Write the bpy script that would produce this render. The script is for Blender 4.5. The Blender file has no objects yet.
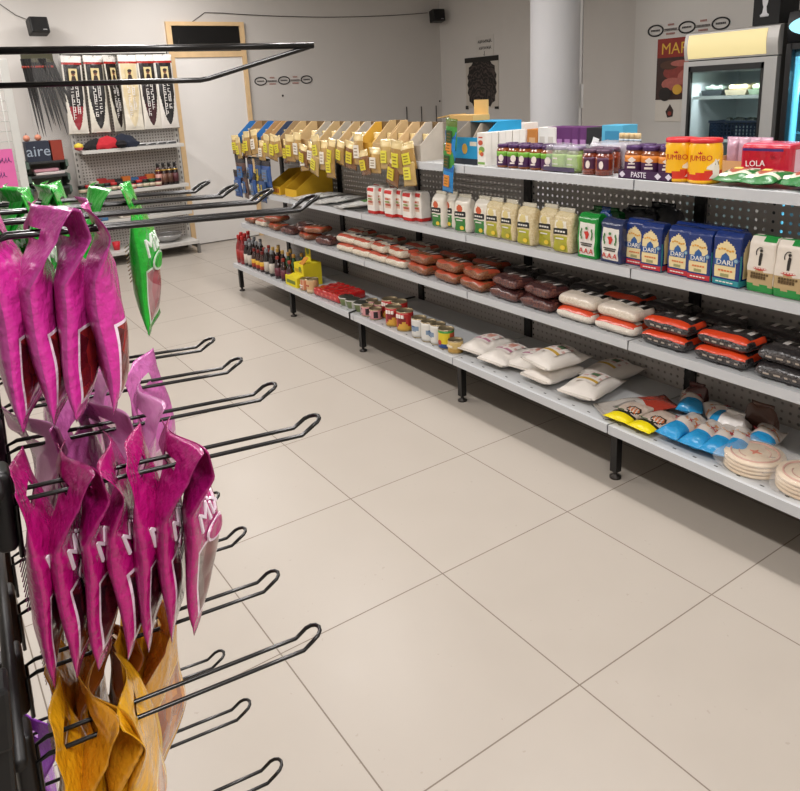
import bpy, math, random
from mathutils import Vector, Matrix, noise
SC = bpy.context.scene
COL = SC.collection
PI = math.pi
rnd = random.Random(7)
# ------------------------------------------------------------------ camera
F, U0, V0 = 731.265, 391.688, 289.752
CP = Vector((-1.25682, -1.79198, 1.566))
CR = Matrix.Rotation(-0.58151, 3, 'Z') @ Matrix.Rotation(0.04921, 3, 'Y') @ Matrix.Rotation(1.30808, 3, 'X')
cd = bpy.data.cameras.new('camera'); cam = bpy.data.objects.new('camera', cd); COL.objects.link(cam)
cam.matrix_world = Matrix.Translation(CP) @ CR.to_4x4()
cd.sensor_fit = 'HORIZONTAL'; cd.sensor_width = 36; cd.lens = F / 800 * 36
cd.shift_x = (400 - U0) / 800; cd.shift_y = (V0 - 395.5) / 800; cd.clip_start = .02
SC.camera = cam
CX, CY, CZ = CR.col[0], CR.col[1], CR.col[2]
def yfor(u, x, z):                      # y of the point on the line (x, z) seen at image column u
    a = CX + CZ * ((u - U0) / F); w = Vector((x, 0, z)) - CP
    return -w.dot(a) / a.y
def zfor(v, x, y):
    a = CY - CZ * ((v - V0) / F); w = Vector((x, y, 0)) - CP
    return -w.dot(a) / a.z
def xfor(u, y, z):
    a = CX + CZ * ((u - U0) / F); w = Vector((0, y, z)) - CP
    return -w.dot(a) / a.x
# ------------------------------------------------------------------ materials
def srgb(h):
    if isinstance(h, str):
        c = [int(h[i:i + 2], 16) / 255 for i in (0, 2, 4)]
        return tuple((x / 12.92 if x <= .04045 else ((x + .055) / 1.055) ** 2.4) for x in c) + (1,)
    return tuple(h) + (1,)
MC = {}
def mat(h, rough=.5, metal=0., bump=0., bs=40., var=.06, vs=8., coat=0., emit=0., trans=0., alpha=1., name=None):
    key = (h, rough, metal, bump, bs, var, vs, coat, emit, trans, alpha)
    if key in MC: return MC[key]
    m = bpy.data.materials.new(name or 'surface_%s' % h); m.use_nodes = True
    nt = m.node_tree; b = nt.nodes['Principled BSDF']
    c = srgb(h)
    b.inputs['Roughness'].default_value = rough; b.inputs['Metallic'].default_value = metal
    b.inputs['Coat Weight'].default_value = coat; b.inputs['Coat Roughness'].default_value = .15
    b.inputs['Transmission Weight'].default_value = trans; b.inputs['Alpha'].default_value = alpha
    tc = nt.nodes.new('ShaderNodeTexCoord')
    n = nt.nodes.new('ShaderNodeTexNoise'); n.inputs['Scale'].default_value = vs; n.inputs['Detail'].default_value = 4
    nt.links.new(tc.outputs['Object'], n.inputs['Vector'])
    mx = nt.nodes.new('ShaderNodeMix'); mx.data_type = 'RGBA'
    mx.inputs['A'].default_value = tuple(x * (1 - var) for x in c[:3]) + (1,)
    mx.inputs['B'].default_value = tuple(min(1, x * (1 + var)) for x in c[:3]) + (1,)
    nt.links.new(n.outputs['Fac'], mx.inputs['Factor']); nt.links.new(mx.outputs['Result'], b.inputs['Base Color'])
    if emit:
        b.inputs['Emission Color'].default_value = c; b.inputs['Emission Strength'].default_value = emit
    if bump:
        n2 = nt.nodes.new('ShaderNodeTexNoise'); n2.inputs['Scale'].default_value = bs; n2.inputs['Detail'].default_value = 3
        nt.links.new(tc.outputs['Object'], n2.inputs['Vector'])
        bp = nt.nodes.new('ShaderNodeBump'); bp.inputs['Strength'].default_value = bump; bp.inputs['Distance'].default_value = .01
        nt.links.new(n2.outputs['Fac'], bp.inputs['Height']); nt.links.new(bp.outputs['Normal'], b.inputs['Normal'])
    MC[key] = m
    return m
def film(h, rough=.25): return mat(h, rough, bump=.35, bs=45, coat=.35)       # crinkled printed foil
def card(h): return mat(h, .75, var=.1, vs=20)
def speck(h1, h2, scale, rough=.25, coat=.4):                              # grains or beans seen through clear film
    key = ('speck', h1, h2, scale)
    if key in MC: return MC[key]
    m = bpy.data.materials.new('grains'); m.use_nodes = True; nt = m.node_tree; b = nt.nodes['Principled BSDF']
    tc = nt.nodes.new('ShaderNodeTexCoord'); v = nt.nodes.new('ShaderNodeTexVoronoi'); v.inputs['Scale'].default_value = scale
    nt.links.new(tc.outputs['Object'], v.inputs['Vector'])
    r = nt.nodes.new('ShaderNodeSeparateColor'); nt.links.new(v.outputs['Color'], r.inputs['Color'])
    mx = nt.nodes.new('ShaderNodeMix'); mx.data_type = 'RGBA'; mx.inputs['A'].default_value = srgb(h1); mx.inputs['B'].default_value = srgb(h2)
    nt.links.new(r.outputs['Red'], mx.inputs['Factor']); nt.links.new(mx.outputs['Result'], b.inputs['Base Color'])
    bp = nt.nodes.new('ShaderNodeBump'); bp.inputs['Strength'].default_value = .5; bp.inputs['Distance'].default_value = .004; bp.invert = True
    nt.links.new(v.outputs['Distance'], bp.inputs['Height']); nt.links.new(bp.outputs['Normal'], b.inputs['Normal'])
    b.inputs['Roughness'].default_value = rough; b.inputs['Coat Weight'].default_value = coat; b.inputs['Coat Roughness'].default_value = .12
    MC[key] = m
    return m
def clearfilm(h='f4f4f4', a=.3, rough=.12):
    return mat(h, rough, alpha=a, bump=.5, bs=35, coat=.6)
def glass(tint='e8f4f4', refl=.12):
    key = ('glass', tint, refl)
    if key in MC: return MC[key]
    m = bpy.data.materials.new('pane_glass'); m.use_nodes = True; nt = m.node_tree; nt.nodes.clear()
    o = nt.nodes.new('ShaderNodeOutputMaterial'); t = nt.nodes.new('ShaderNodeBsdfTransparent'); g = nt.nodes.new('ShaderNodeBsdfGlossy')
    t.inputs['Color'].default_value = srgb(tint); g.inputs['Roughness'].default_value = .03
    fr = nt.nodes.new('ShaderNodeLayerWeight'); fr.inputs['Blend'].default_value = refl
    ms = nt.nodes.new('ShaderNodeMixShader'); nt.links.new(fr.outputs['Fresnel'], ms.inputs['Fac'])
    nt.links.new(t.outputs[0], ms.inputs[1]); nt.links.new(g.outputs[0], ms.inputs[2]); nt.links.new(ms.outputs[0], o.inputs['Surface'])
    MC[key] = m
    return m
# ------------------------------------------------------------------ geometry
TX = {}
def text_mesh(s, ext=.0006):
    if s in TX: return TX[s]
    c = bpy.data.curves.new('t', 'FONT'); c.body = s; c.size = 1; c.align_x = 'CENTER'; c.align_y = 'CENTER'; c.extrude = .01; c.resolution_u = 2
    o = bpy.data.objects.new('t', c); COL.objects.link(o)
    me = bpy.data.meshes.new_from_object(o.evaluated_get(bpy.context.evaluated_depsgraph_get()))
    d = ([tuple(v.co) for v in me.vertices], [tuple(p.vertices) for p in me.polygons])
    bpy.data.objects.remove(o); bpy.data.curves.remove(c); bpy.data.meshes.remove(me)
    TX[s] = d
    return d
class G:
    def __init__(s): s.v = []; s.f = []; s.m = []; s.sm = []
    def add(s, vs, fs, mi=0, smooth=False, M=None):
        o = len(s.v)
        for v in vs:
            w = Vector(v)
            s.v.append(tuple(M @ w) if M else tuple(w))
        for i, f in enumerate(fs):
            s.f.append([o + k for k in f]); s.m.append(mi[i] if isinstance(mi, list) else mi); s.sm.append(smooth)
        return s
    def box(s, x0, x1, y0, y1, z0, z1, mi=0, M=None):
        v = [(x, y, z) for x in (x0, x1) for y in (y0, y1) for z in (z0, z1)]
        return s.add(v, [(0, 1, 3, 2), (4, 6, 7, 5), (0, 4, 5, 1), (2, 3, 7, 6), (0, 2, 6, 4), (1, 5, 7, 3)], mi, False, M)
    def prism(s, pts, axis, a, b, mi=0, M=None):          # extrude polygon of 2-D pts along axis from a to b
        n = len(pts)
        def mk(p, t): return {'x': (t, p[0], p[1]), 'y': (p[0], t, p[1]), 'z': (p[0], p[1], t)}[axis]
        v = [mk(p, a) for p in pts] + [mk(p, b) for p in pts]
        fs = [tuple(range(n))[::-1], tuple(range(n, 2 * n))] + [(i, (i + 1) % n, n + (i + 1) % n, n + i) for i in range(n)]
        return s.add(v, fs, mi, False, M)
    def lathe(s, prof, seg=20, mi=0, design=None, M=None, smooth=True):
        vs = []; fs = []; ms = []
        for r, z in prof:
            for k in range(seg):
                a = 2 * PI * k / seg - PI / 2
                vs.append((r * math.cos(a), r * math.sin(a), z))
        for i in range(len(prof) - 1):
            for k in range(seg):
                k2 = (k + 1) % seg
                fs.append((i * seg + k, i * seg + k2, (i + 1) * seg + k2, (i + 1) * seg + k))
                u = ((k + .5) / seg + .5) % 1.0          # .5 = front (-Y)
                ms.append(design(u, (prof[i][1] + prof[i + 1][1]) / 2) if design else mi)
        b = ms[0] if ms else mi
        fs.append(tuple(range(seg))[::-1]); ms.append(b if design is None else ms[0])
        fs.append(tuple(range((len(prof) - 1) * seg, len(prof) * seg))); ms.append(ms[-2])
        return s.add(vs, fs, ms, smooth, M)
    def tube(s, pts, r, seg=8, mi=0, M=None, closed=False):
        P = [Vector(p) for p in pts]; n = len(P); vs = []; fs = []
        up = None
        for i, p in enumerate(P):
            if closed: t = (P[(i + 1) % n] - P[i - 1])
            else: t = P[min(i + 1, n - 1)] - P[max(i - 1, 0)]
            t.normalize()
            if up is None:
                up = Vector((0, 0, 1)) if abs(t.z) < .9 else Vector((1, 0, 0))
            side = t.cross(up).normalized(); up = side.cross(t).normalized()
            for k in range(seg):
                a = 2 * PI * k / seg
                vs.append(tuple(p + (side * math.cos(a) + up * math.sin(a)) * r))
        for i in range(n if closed else n - 1):
            j = (i + 1) % n
            for k in range(seg):
                k2 = (k + 1) % seg
                fs.append((i * seg + k, i * seg + k2, j * seg + k2, j * seg + k))
        if not closed: fs += [tuple(range(seg))[::-1], tuple(range((n - 1) * seg, n * seg))]
        return s.add(vs, fs, mi, True, M)
    def text(s, t, size, x, y, z, mi=0, wrap=0, rot=0, M=None, sx=1., flat=False):   # upright on a front (-Y) face at depth y
        vs, fs = text_mesh(t); c, n = math.cos(rot), math.sin(rot); o = []
        for a, b, d in vs:
            a, b = a * size * sx, b * size
            a, b = a * c - b * n, a * n + b * c
            dd = .0008 if d > 0 else -.0008
            if flat: o.append((x + a, y + b, z + dd))
            elif wrap: o.append(((wrap + dd) * math.sin((a + x) / wrap), y - (wrap + dd) * math.cos((a + x) / wrap), z + b))
            else: o.append((x + a, y - dd, z + b))
        return s.add(o, fs, mi, False, M)
    def disc(s, x, y, z, rx, rz, mi=0, n=20, th=.0015, M=None):                        # flat ellipse on a front face
        return s.prism([(x + rx * math.cos(2 * PI * k / n), z + rz * math.sin(2 * PI * k / n)) for k in range(n)], 'y', y, y - th, mi, M)
    def softbox(s, w, d, h, nx, ny, nz, r, deform=None, design=None, M=None):
        idx = {}; vs = []; fs = []; ms = []
        H = (w / 2, d / 2, h / 2)
        r = min(r, min(H) * .99)
        def vert(p):
            q = [max(-(H[i] - r), min(H[i] - r, p[i])) for i in range(3)]
            dv = Vector([p[i] - q[i] for i in range(3)])
            L = dv.length
            if L > 1e-9: p = [q[i] + dv[i] / L * r for i in range(3)] if L > r or True else p
            k = (round(p[0], 5), round(p[1], 5), round(p[2], 5))
            if k not in idx:
                idx[k] = len(vs); x, y, z = p[0], p[1], p[2] + h / 2
                vs.append(tuple(deform(x, y, z)) if deform else (x, y, z))
            return idx[k]
        def samp(n, Hh):
            e = min(r, Hh * .45)
            inner = [-Hh + e + (2 * Hh - 2 * e) * i / max(1, n - 2) for i in range(n - 1)] if n > 2 else [-Hh + e, Hh - e]
            return [-Hh, -Hh + e * .4] + inner + [Hh - e * .4, Hh]
        sx, sy, sz = samp(nx, H[0]), samp(ny, H[1]), samp(nz, H[2])
        for side, A, B, fn in (('f', sx, sz, lambda a, b: (a, -H[1], b)), ('b', sx, sz, lambda a, b: (-a, H[1], b)),
                               ('r', sy, sz, lambda a, b: (H[0], a, b)), ('l', sy, sz, lambda a, b: (-H[0], -a, b)),
                               ('t', sx, sy, lambda a, b: (a, b, H[2])), ('o', sx, sy, lambda a, b: (a, -b, -H[2]))):
            for i in range(len(A) - 1):
                for j in range(len(B) - 1):
                    q = [vert(fn(A[i], B[j])), vert(fn(A[i + 1], B[j])), vert(fn(A[i + 1], B[j + 1])), vert(fn(A[i], B[j + 1]))]
                    u = ((A[i] + A[i + 1]) / 2 - A[0]) / (A[-1] - A[0]); v = ((B[j] + B[j + 1]) / 2 - B[0]) / (B[-1] - B[0])
                    if len(set(q)) < 3: continue
                    qq = []
                    for k in q:
                        if k not in qq: qq.append(k)
                    fs.append(tuple(qq)); ms.append(design(side, u, v) if design else 0)
        return s.add(vs, fs, ms, True, M)
    def pouch(s, w, h, t, nx=14, nz=20, seed=0, fin=.08, finb=None, design=None, amp=.004, px=.55, M=None, deform=None):
        finb = fin if finb is None else finb
        idx = {}; vs = []; fs = []; ms = []
        def vert(i, j, sd):
            u, v = i / nx, j / nz
            edge = i in (0, nx) or j in (0, nz)
            k = (i, j, 0 if edge else sd)
            if k in idx: return idx[k]
            if v < finb or v > 1 - fin: q = 0
            else:
                q = (v - finb) / (1 - fin - finb); q = max(0, math.sin(PI * q)) ** px
            pr = max(0, math.sin(PI * u)) ** .6
            x = (u - .5) * w * (1 - .06 * q); z = v * h
            n = noise.noise(Vector((x * 22 + seed * 7.3, z * 22, sd * 2))) * amp
            n0 = noise.noise(Vector((x * 14 + seed * 3.1, z * 9, 5))) * amp * 1.2
            y = -sd * (t / 2 * pr * q + .0006) + n * q * pr + n0
            p = (x, y, z)
            if deform: p = deform(*p)
            idx[k] = len(vs); vs.append(tuple(p)); return idx[k]
        for sd in (1, -1):
            for i in range(nx):
                for j in range(nz):
                    mi = design('f' if sd > 0 else 'b', (i + .5) / nx, (j + .5) / nz) if design else 0
                    if mi is None: continue
                    q = (vert(i, j, sd), vert(i + 1, j, sd), vert(i + 1, j + 1, sd), vert(i, j + 1, sd))
                    fs.append(q if sd > 0 else q[::-1]); ms.append(mi)
        return s.add(vs, fs, ms, True, M)
    def mesh(s, name, mats):
        me = bpy.data.meshes.new(name); me.from_pydata(s.v, [], s.f)
        for m in (mats if isinstance(mats, (list, tuple)) else [mats]): me.materials.append(m)
        me.polygons.foreach_set('material_index', s.m); me.polygons.foreach_set('use_smooth', s.sm)
        me.validate(); me.update()
        return me
def RX(a): return Matrix.Rotation(a, 4, 'X')
def RY(a): return Matrix.Rotation(a, 4, 'Y')
def RZ(a): return Matrix.Rotation(a, 4, 'Z')
def T(x, y, z): return Matrix.Translation((x, y, z))
def thing(name, label=None, cat=None, loc=(0, 0, 0), rz=0., group=None):
    o = bpy.data.objects.new(name, None); o.empty_display_size = .05; COL.objects.link(o)
    o.location = loc; o.rotation_euler = (0, 0, rz)
    tag(o, label, cat, group)
    return o
def tag(o, label, cat, group=None):
    if label: o['label'] = label
    if cat: o['category'] = cat
    if group: o['group'] = group
    return o
def part(name, g, mats, parent=None, bevel=0., label=None):
    o = bpy.data.objects.new(name, g.mesh(name, mats)); COL.objects.link(o)
    if parent: o.parent = parent
    if bevel:
        b = o.modifiers.new('bevel', 'BEVEL'); b.width = bevel; b.segments = 2; b.limit_method = 'ANGLE'
    if label: o['label'] = label
    return o
def struct(name, g, mats, parent=None):
    o = part(name, g, mats, parent)
    if not parent: o['kind'] = 'structure'
    return o
def dup(r, loc, rz=0., label=None, group=None, s=None, rot=None):
    c = r.copy(); COL.objects.link(c); c.location = loc; c.rotation_euler = rot or (0, 0, rz)
    if s: c.scale = s
    if label: c['label'] = label
    if group: c['group'] = group
    for ch in list(r.children):
        d = ch.copy(); COL.objects.link(d); d.parent = c
        for gch in list(ch.children):
            e = gch.copy(); COL.objects.link(e); e.parent = d
    return c
ORD = ['first', 'second', 'third', 'fourth', 'fifth', 'sixth', 'seventh', 'eighth', 'ninth', 'tenth', 'eleventh', 'twelfth', 'thirteenth', 'fourteenth', 'fifteenth', 'sixteenth', 'seventeenth', 'eighteenth', 'nineteenth']
FACE = -PI / 2       # things on the gondola face the aisle (-X)
class Kind:
    """one kind of product: first placement uses the prototype, later ones copy it"""
    def __init__(s, proto): s.p = proto; s.used = False
    def put(s, loc, rz, label, group=None, sc=None, rot=None):
        if not s.used:
            s.used = True; o = s.p; o.location = loc; o.rotation_euler = rot or (0, 0, rz)
            if sc: o.scale = sc
            o['label'] = label
            if group: o['group'] = group
            return o
        return dup(s.p, loc, rz, label, group, sc or (1, 1, 1), rot)
# ------------------------------------------------------------------ room
def floor_mat():
    m = bpy.data.materials.new('porcelain_tiles'); m.use_nodes = True; nt = m.node_tree; b = nt.nodes['Principled BSDF']; L = nt.links.new
    tc = nt.nodes.new('ShaderNodeTexCoord')
    mp = nt.nodes.new('ShaderNodeMapping'); mp.vector_type = 'TEXTURE'
    mp.inputs['Location'].default_value = (-.01064, -.0673, 0); mp.inputs['Rotation'].default_value = (0, 0, .014523); mp.inputs['Scale'].default_value = (.6, .6, .6)
    L(tc.outputs['Object'], mp.inputs['Vector'])
    sp = nt.nodes.new('ShaderNodeSeparateXYZ'); L(mp.outputs[0], sp.inputs[0])
    def mth(op, a, c=None):
        n = nt.nodes.new('ShaderNodeMath'); n.operation = op
        for i, q in enumerate((a, c)):
            if q is None: continue
            if isinstance(q, (int, float)): n.inputs[i].default_value = q
            else: L(q, n.inputs[i])
        return n.outputs[0]
    def grout(o):
        f = mth('FRACT', mth('ADD', o, 100.)); d = mth('MINIMUM', f, mth('SUBTRACT', 1., f)); return mth('LESS_THAN', d, .0034)
    g = mth('MAXIMUM', grout(sp.outputs[0]), grout(sp.outputs[1]))
    fl = nt.nodes.new('ShaderNodeVectorMath'); fl.operation = 'FLOOR'; L(mp.outputs[0], fl.inputs[0])
    wn = nt.nodes.new('ShaderNodeTexWhiteNoise'); L(fl.outputs[0], wn.inputs['Vector'])
    ns = nt.nodes.new('ShaderNodeTexNoise'); ns.inputs['Scale'].default_value = 5; ns.inputs['Detail'].default_value = 6; L(tc.outputs['Object'], ns.inputs['Vector'])
    sm = nt.nodes.new('ShaderNodeTexNoise'); sm.inputs['Scale'].default_value = 55; sm.inputs['Detail'].default_value = 2; L(tc.outputs['Object'], sm.inputs['Vector'])
    k = mth('ADD', mth('MULTIPLY', wn.outputs['Value'], .4), mth('MULTIPLY', ns.outputs['Fac'], .6))
    mx = nt.nodes.new('ShaderNodeMix'); mx.data_type = 'RGBA'; mx.inputs['A'].default_value = srgb('a69e94'); mx.inputs['B'].default_value = srgb('aea69c'); L(k, mx.inputs['Factor'])
    sc = nt.nodes.new('ShaderNodeMix'); sc.data_type = 'RGBA'; L(mx.outputs['Result'], sc.inputs['A']); sc.inputs['B'].default_value = srgb('9c9388')
    L(mth('MULTIPLY', mth('GREATER_THAN', sm.outputs['Fac'], .70), mth('MULTIPLY', mth('GREATER_THAN', ns.outputs['Fac'], .56), .7)), sc.inputs['Factor'])
    gr = nt.nodes.new('ShaderNodeMix'); gr.data_type = 'RGBA'; L(sc.outputs['Result'], gr.inputs['A']); gr.inputs['B'].default_value = srgb('6b5f54'); L(mth('MULTIPLY', g, .85), gr.inputs['Factor'])
    L(gr.outputs['Result'], b.inputs['Base Color'])
    L(mth('ADD', .27, mth('ADD', mth('MULTIPLY', ns.outputs['Fac'], .18), mth('MULTIPLY', g, .4))), b.inputs['Roughness'])
    b.inputs['Specular IOR Level'].default_value = .38
    return m
XL, XR, YF, YB, ZC = -3.2, 4.9, -4.0, 6.35, 3.05
RX2, RY2 = 4.1, 2.55
wallm = mat('c9c5c0', .85, var=.03, vs=2.5, bump=.05, bs=60, name='painted_plaster')
struct('floor', G().box(XL - .2, XR + .2, YF - .2, YB + .2, -.1, 0), floor_mat())
struct('ceiling', G().box(XL - .2, XR + .2, YF - .2, YB + .2, ZC, ZC + .1), mat('d2d0cc', .9, var=.03, vs=2))
struct('wall_back', G().box(XL - .2, XR + .2, YB, YB + .2, 0, ZC), wallm)
struct('wall_left', G().box(XL - .2, XL, YF, YB, 0, ZC), wallm)
struct('wall_front', G().box(XL - .2, XR + .2, YF - .2, YF, 0, ZC), wallm)
struct('wall_right', G().box(XR, XR + .2, RY2, YB, 0, ZC), wallm)
struct('wall_right_return', G().box(RX2, XR + .2, YF, RY2, 0, ZC), mat('d3d0cb', .85, var=.03, vs=2.5, bump=.05, bs=60))
g = G(); g.lathe([(.205, 0), (.205, .6), (.205, 1.5), (.205, 2.4), (.205, ZC)], 40)
col = struct('wall_column', g, mat('cacacc', .6, var=.02)); col.location = (3.2, 2.58, 0)
g = G(); g.box(-.012, .012, -.012, .012, 0, ZC); g.box(-.03, .03, -.012, .02, 1.38, 1.56)
cj = struct('trim_1', g, mat('dedddb', .5)); cj.location = (3.262, 2.392, 0); cj.rotation_euler = (0, 0, -.3)
wood = mat('d9b98c', .55, var=.14, vs=12, name='pale_pine')
g = G()
for x0, x1, z0, z1 in ((1.265, 1.32, 0, 2.41), (2.09, 2.14, 0, 2.41), (1.32, 2.09, 2.37, 2.41), (1.32, 2.09, 2.045, 2.105)): g.box(x0, x1, YB - .045, YB, z0, z1)
door = struct('door_1', g, wood)
struct('door_panel', G().box(1.322, 2.088, YB - .03, YB - .002, .012, 2.043), mat('e2dfdb', .5, var=.02), door)
struct('transom_pane', G().box(1.322, 2.088, YB - .02, YB - .002, 2.107, 2.368), mat('0c0b0b', .3), door)
struct('door_handle', G().tube([(2.03, YB - .03, 1.02), (2.03, YB - .075, 1.02), (1.93, YB - .075, 1.02)], .009), mat('8a8a8a', .3, .9), door)
bbm = mat('c3bcb2', .6)
struct('baseboard_back', G().box(2.145, XR, YB - .012, YB, 0, .06), bbm)
struct('baseboard_right', G().box(XR - .012, XR, RY2, YB - .012, 0, .06), bbm)
# ------------------------------------------------------------------ ceiling lights (two rows of tube fittings)
tubem = mat('fff1de', .5, emit=6.0, var=0)
def fitting():
    t = thing('ceiling_light', None, 'ceiling light')
    part('housing', G().box(-.09, .09, -.66, .66, -.05, 0), mat('e8e8e6', .5), t, .006)
    for sx in (-1, 1):
        part('tube', G().tube([(.05 * sx, -.6, -.07), (.05 * sx, .6, -.07)], .013, 10), tubem, t)
    return t
fk = Kind(fitting())
LX = {'aisle': -0.92, 'shelving': 1.12}
for nm, xs in LX.items():
    for i, y in enumerate((-2.4, .1, 2.6, 5.1)):
        o = fk.put((xs, y, ZC), 0, 'twin tube ceiling light above the %s, %s from the front of the shop' % ('empty aisle' if nm == 'aisle' else 'grocery shelving', ORD[i]), 'ceiling light fittings')
        o['category'] = 'ceiling light'
        ld = bpy.data.lights.new('ceiling_lamp', 'AREA'); ld.shape = 'RECTANGLE'; ld.size = .2; ld.size_y = 1.25
        ld.energy = 50 if nm == 'shelving' else 60; ld.color = (1, .962, .945)
        lo = bpy.data.objects.new('ceiling_lamp', ld); COL.objects.link(lo); lo.location = (xs, y, ZC - .10)
w = bpy.data.worlds.new('world'); SC.world = w; w.use_nodes = True
w.node_tree.nodes['Background'].inputs[0].default_value = (.8, .85, 1, 1); w.node_tree.nodes['Background'].inputs[1].default_value = .3
SC.view_settings.view_transform = 'Standard'; SC.view_settings.look = 'None'; SC.view_settings.gamma = 1; SC.view_settings.use_curve_mapping = False
SC.view_settings.exposure = -0.52
# ------------------------------------------------------------------ back wall objects
blk = mat('121212', .45); grey = mat('b9b6b0', .45, .2)
def speaker(loc, rot, label):
    t = thing('wall_speaker', label, 'speaker', loc, 0); t.rotation_euler = rot
    part('cabinet', G().box(-.085, .085, -.07, .06, -.075, .075), mat('0d0d0d', .5), t, .012)
    part('grille', G().box(-.07, .07, -.074, -.069, -.06, .06), mat('060606', .8, bump=.4, bs=300), t)
    part('badge', G().box(.02, .055, -.077, -.0735, -.054, -.046), mat('b0b0b0', .3, .8), t)
    part('bracket', G().tube([(0, .05, 0), (0, .12, .02), (0, .16, .02)], .012), mat('161616', .5), t)
    return t
speaker((.005, 6.19, 2.34), (math.radians(-14), 0, math.radians(8)), 'small black speaker mounted high above the bundle of braids')
speaker((4.74, 6.19, 2.49), (math.radians(-8), 0, math.radians(-12)), 'small black speaker in the wall corner beyond the spice boxes')
P = [(1.36, YB - .035, 2.13), (1.42, YB - .01, 2.28), (1.55, YB - .006, 2.40), (1.717, YB - .006, 2.506)]
for i in range(13):
    a = i / 12; P.append((1.9 + (4.70 - 1.9) * a, YB - .012, 2.495 + .04 * a - .19 * a * (1 - a) + .01))
tag(part('speaker_cable', G().tube(P, .004, 6), mat('2a2523', .6)), 'thin dark cable drooping along the wall from door frame to corner speaker', 'cable')
tag(part('speaker_cable', G().tube([(-.05, 6.3, 2.41), (-.15, YB - .008, 2.46), (-.35, YB - .008, 2.62), (-.7, YB - .008, 2.78)], .004, 6), mat('4a4542', .6)), 'thin cable rising to the left from speaker above the braids', 'cable')
def ovals(n0, loc, rz, L, label):
    t = thing('wall_emblem_strip', label, 'wall lettering', loc, rz)
    n = 28
    for k in (-1, 0, 1):
        x = k * L / 2
        g = G().tube([(x + .072 * math.cos(2 * PI * i / n), -.001, .042 * math.sin(2 * PI * i / n)) for i in range(n)], .0062, 6, closed=True)
        part('oval_ring', g, blk, t)
        g = G()
        for i in range(6): g.box(x - .042 + i * .0145, x - .032 + i * .0145, -.003, 0, -.006, .008)
        part('lettering', g, mat('4a4746', .6), t)
    g = G()
    for k in (-.5, .5):
        x = k * L / 2
        for j, (zz, hw, m) in enumerate(((.036, .03, 1), (.0, .062, 0), (-.034, .042, 1))):
            for i in range(int(hw * 2 / .012)): g.box(x - hw + i * .012, x - hw + i * .012 + .008, -.002, 0, zz - .008, zz + .007, m)
        g.box(x - .075, x + .075, -.002, 0, -.0125, -.0095, 0)
    part('word_rows', g, [mat('6c6664', .6), mat('a8756c', .6)], t)
    return t
ovals(0, (2.593, YB - .004, 1.772), 0, .59, 'row of three black oval emblems with tiny lettering on back wall')
ovals(1, (RX2 - .004, 2.045, 1.955), FACE, .59, 'row of three black oval emblems on wall above the meat poster')
def small_text_dots(): pass
# nails and thin sticks on the back wall
for i, (x, z0, z1) in enumerate(((4.31, 1.12, 1.385), (4.547, 1.12, 1.375), (4.79, 1.12, 1.375))):
    tag(part('wall_rod', G().tube([(x, YB - .012, z0), (x, YB - .012, z1)], .006, 6), mat('2c2826', .5)),
        'thin upright dark rod on back wall, %s of three above the spice boxes' % ['leftmost', 'middle', 'rightmost'][i], 'rod', 'rods on the back wall')
for x, z, l in ((2.56, 1.60, 'tiny dark wall plug on back wall below the oval emblems'), (4.86, 1.43, 'tiny dark wall plug by the wall corner above the spice boxes')):
    tag(part('wall_plug', G().lathe([(.011, 0), (.013, .004), (.006, .008)], 10, M=T(x, YB, z) @ RX(PI / 2)), mat('2c2826', .5)), l, 'wall plug')
# dark poster of plaited hair and the note above it
def braid_mat():
    m = bpy.data.materials.new('braided_hair_print'); m.use_nodes = True; nt = m.node_tree; b = nt.nodes['Principled BSDF']
    tc = nt.nodes.new('ShaderNodeTexCoord'); mp = nt.nodes.new('ShaderNodeMapping'); mp.inputs['Location'].default_value = (.06, 0, .22); nt.links.new(tc.outputs['Object'], mp.inputs[0])
    w_ = nt.nodes.new('ShaderNodeTexWave'); w_.wave_type = 'RINGS'; w_.rings_direction = 'SPHERICAL'; w_.inputs['Scale'].default_value = 5.5; w_.inputs['Distortion'].default_value = 11; w_.inputs['Detail Scale'].default_value = 2.2
    nt.links.new(mp.outputs[0], w_.inputs[0])
    r = nt.nodes.new('ShaderNodeValToRGB'); r.color_ramp.elements[0].color = srgb('100c0b'); r.color_ramp.elements[1].color = srgb('4d423e'); r.color_ramp.elements[0].position = .45
    nt.links.new(w_.outputs['Fac'], r.inputs[0]); nt.links.new(r.outputs[0], b.inputs['Base Color']); b.inputs['Roughness'].default_value = .35
    return m
t = thing('hair_poster', 'dark poster of plaited hair taped on grey wall left of column', 'poster', (XR - .004, 5.51, 1.63), FACE)
part('sheet', G().box(-.31, .31, -.003, 0, -.30, .30), mat('bdb6ac', .5), t)
g = G(); pts = []
for k in range(36):
    a = 2 * PI * k / 36; e = .24 if k % 2 else .262
    c_, s_ = math.cos(a), math.sin(a)
    rr = 1 / ((abs(c_) / (e + .02)) ** 3.2 + (abs(s_) / (e + .03)) ** 3.2) ** (1 / 3.2)
    pts.append((rr * c_, rr * s_ - .01))
g.prism(pts, 'y', -.0045, -.003); part('picture', g, braid_mat(), t)
for q in ((-.325, .315, .255, .315), (-.325, -.27, -.315, -.27), (.24, .31, -.315, -.285)): part('tape', G().box(q[0], q[1], -.006, -.001, q[2], q[3]), mat('1b1917', .4), t)
t = thing('paper_note', 'small white handwritten note above the dark hair poster', 'note', (XR - .004, 5.45, 2.07), FACE)
part('sheet', G().box(-.16, .17, -.002, 0, -.13, .12), mat('c6c2bc', .8), t)
g = G()
def scribble(g, x, z, s, n, y):
    for i in range(n):
        k = (i * 7 + n) % 4; a = x + i * s * .85
        g.tube([(a + s * (.8 * j / 6 + .12 * math.sin(j * 2.1 + k)), y, z + s * (.45 + .42 * math.sin(j * 1.7 + k * 1.3))) for j in range(7)], s * .06, 5)
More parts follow.
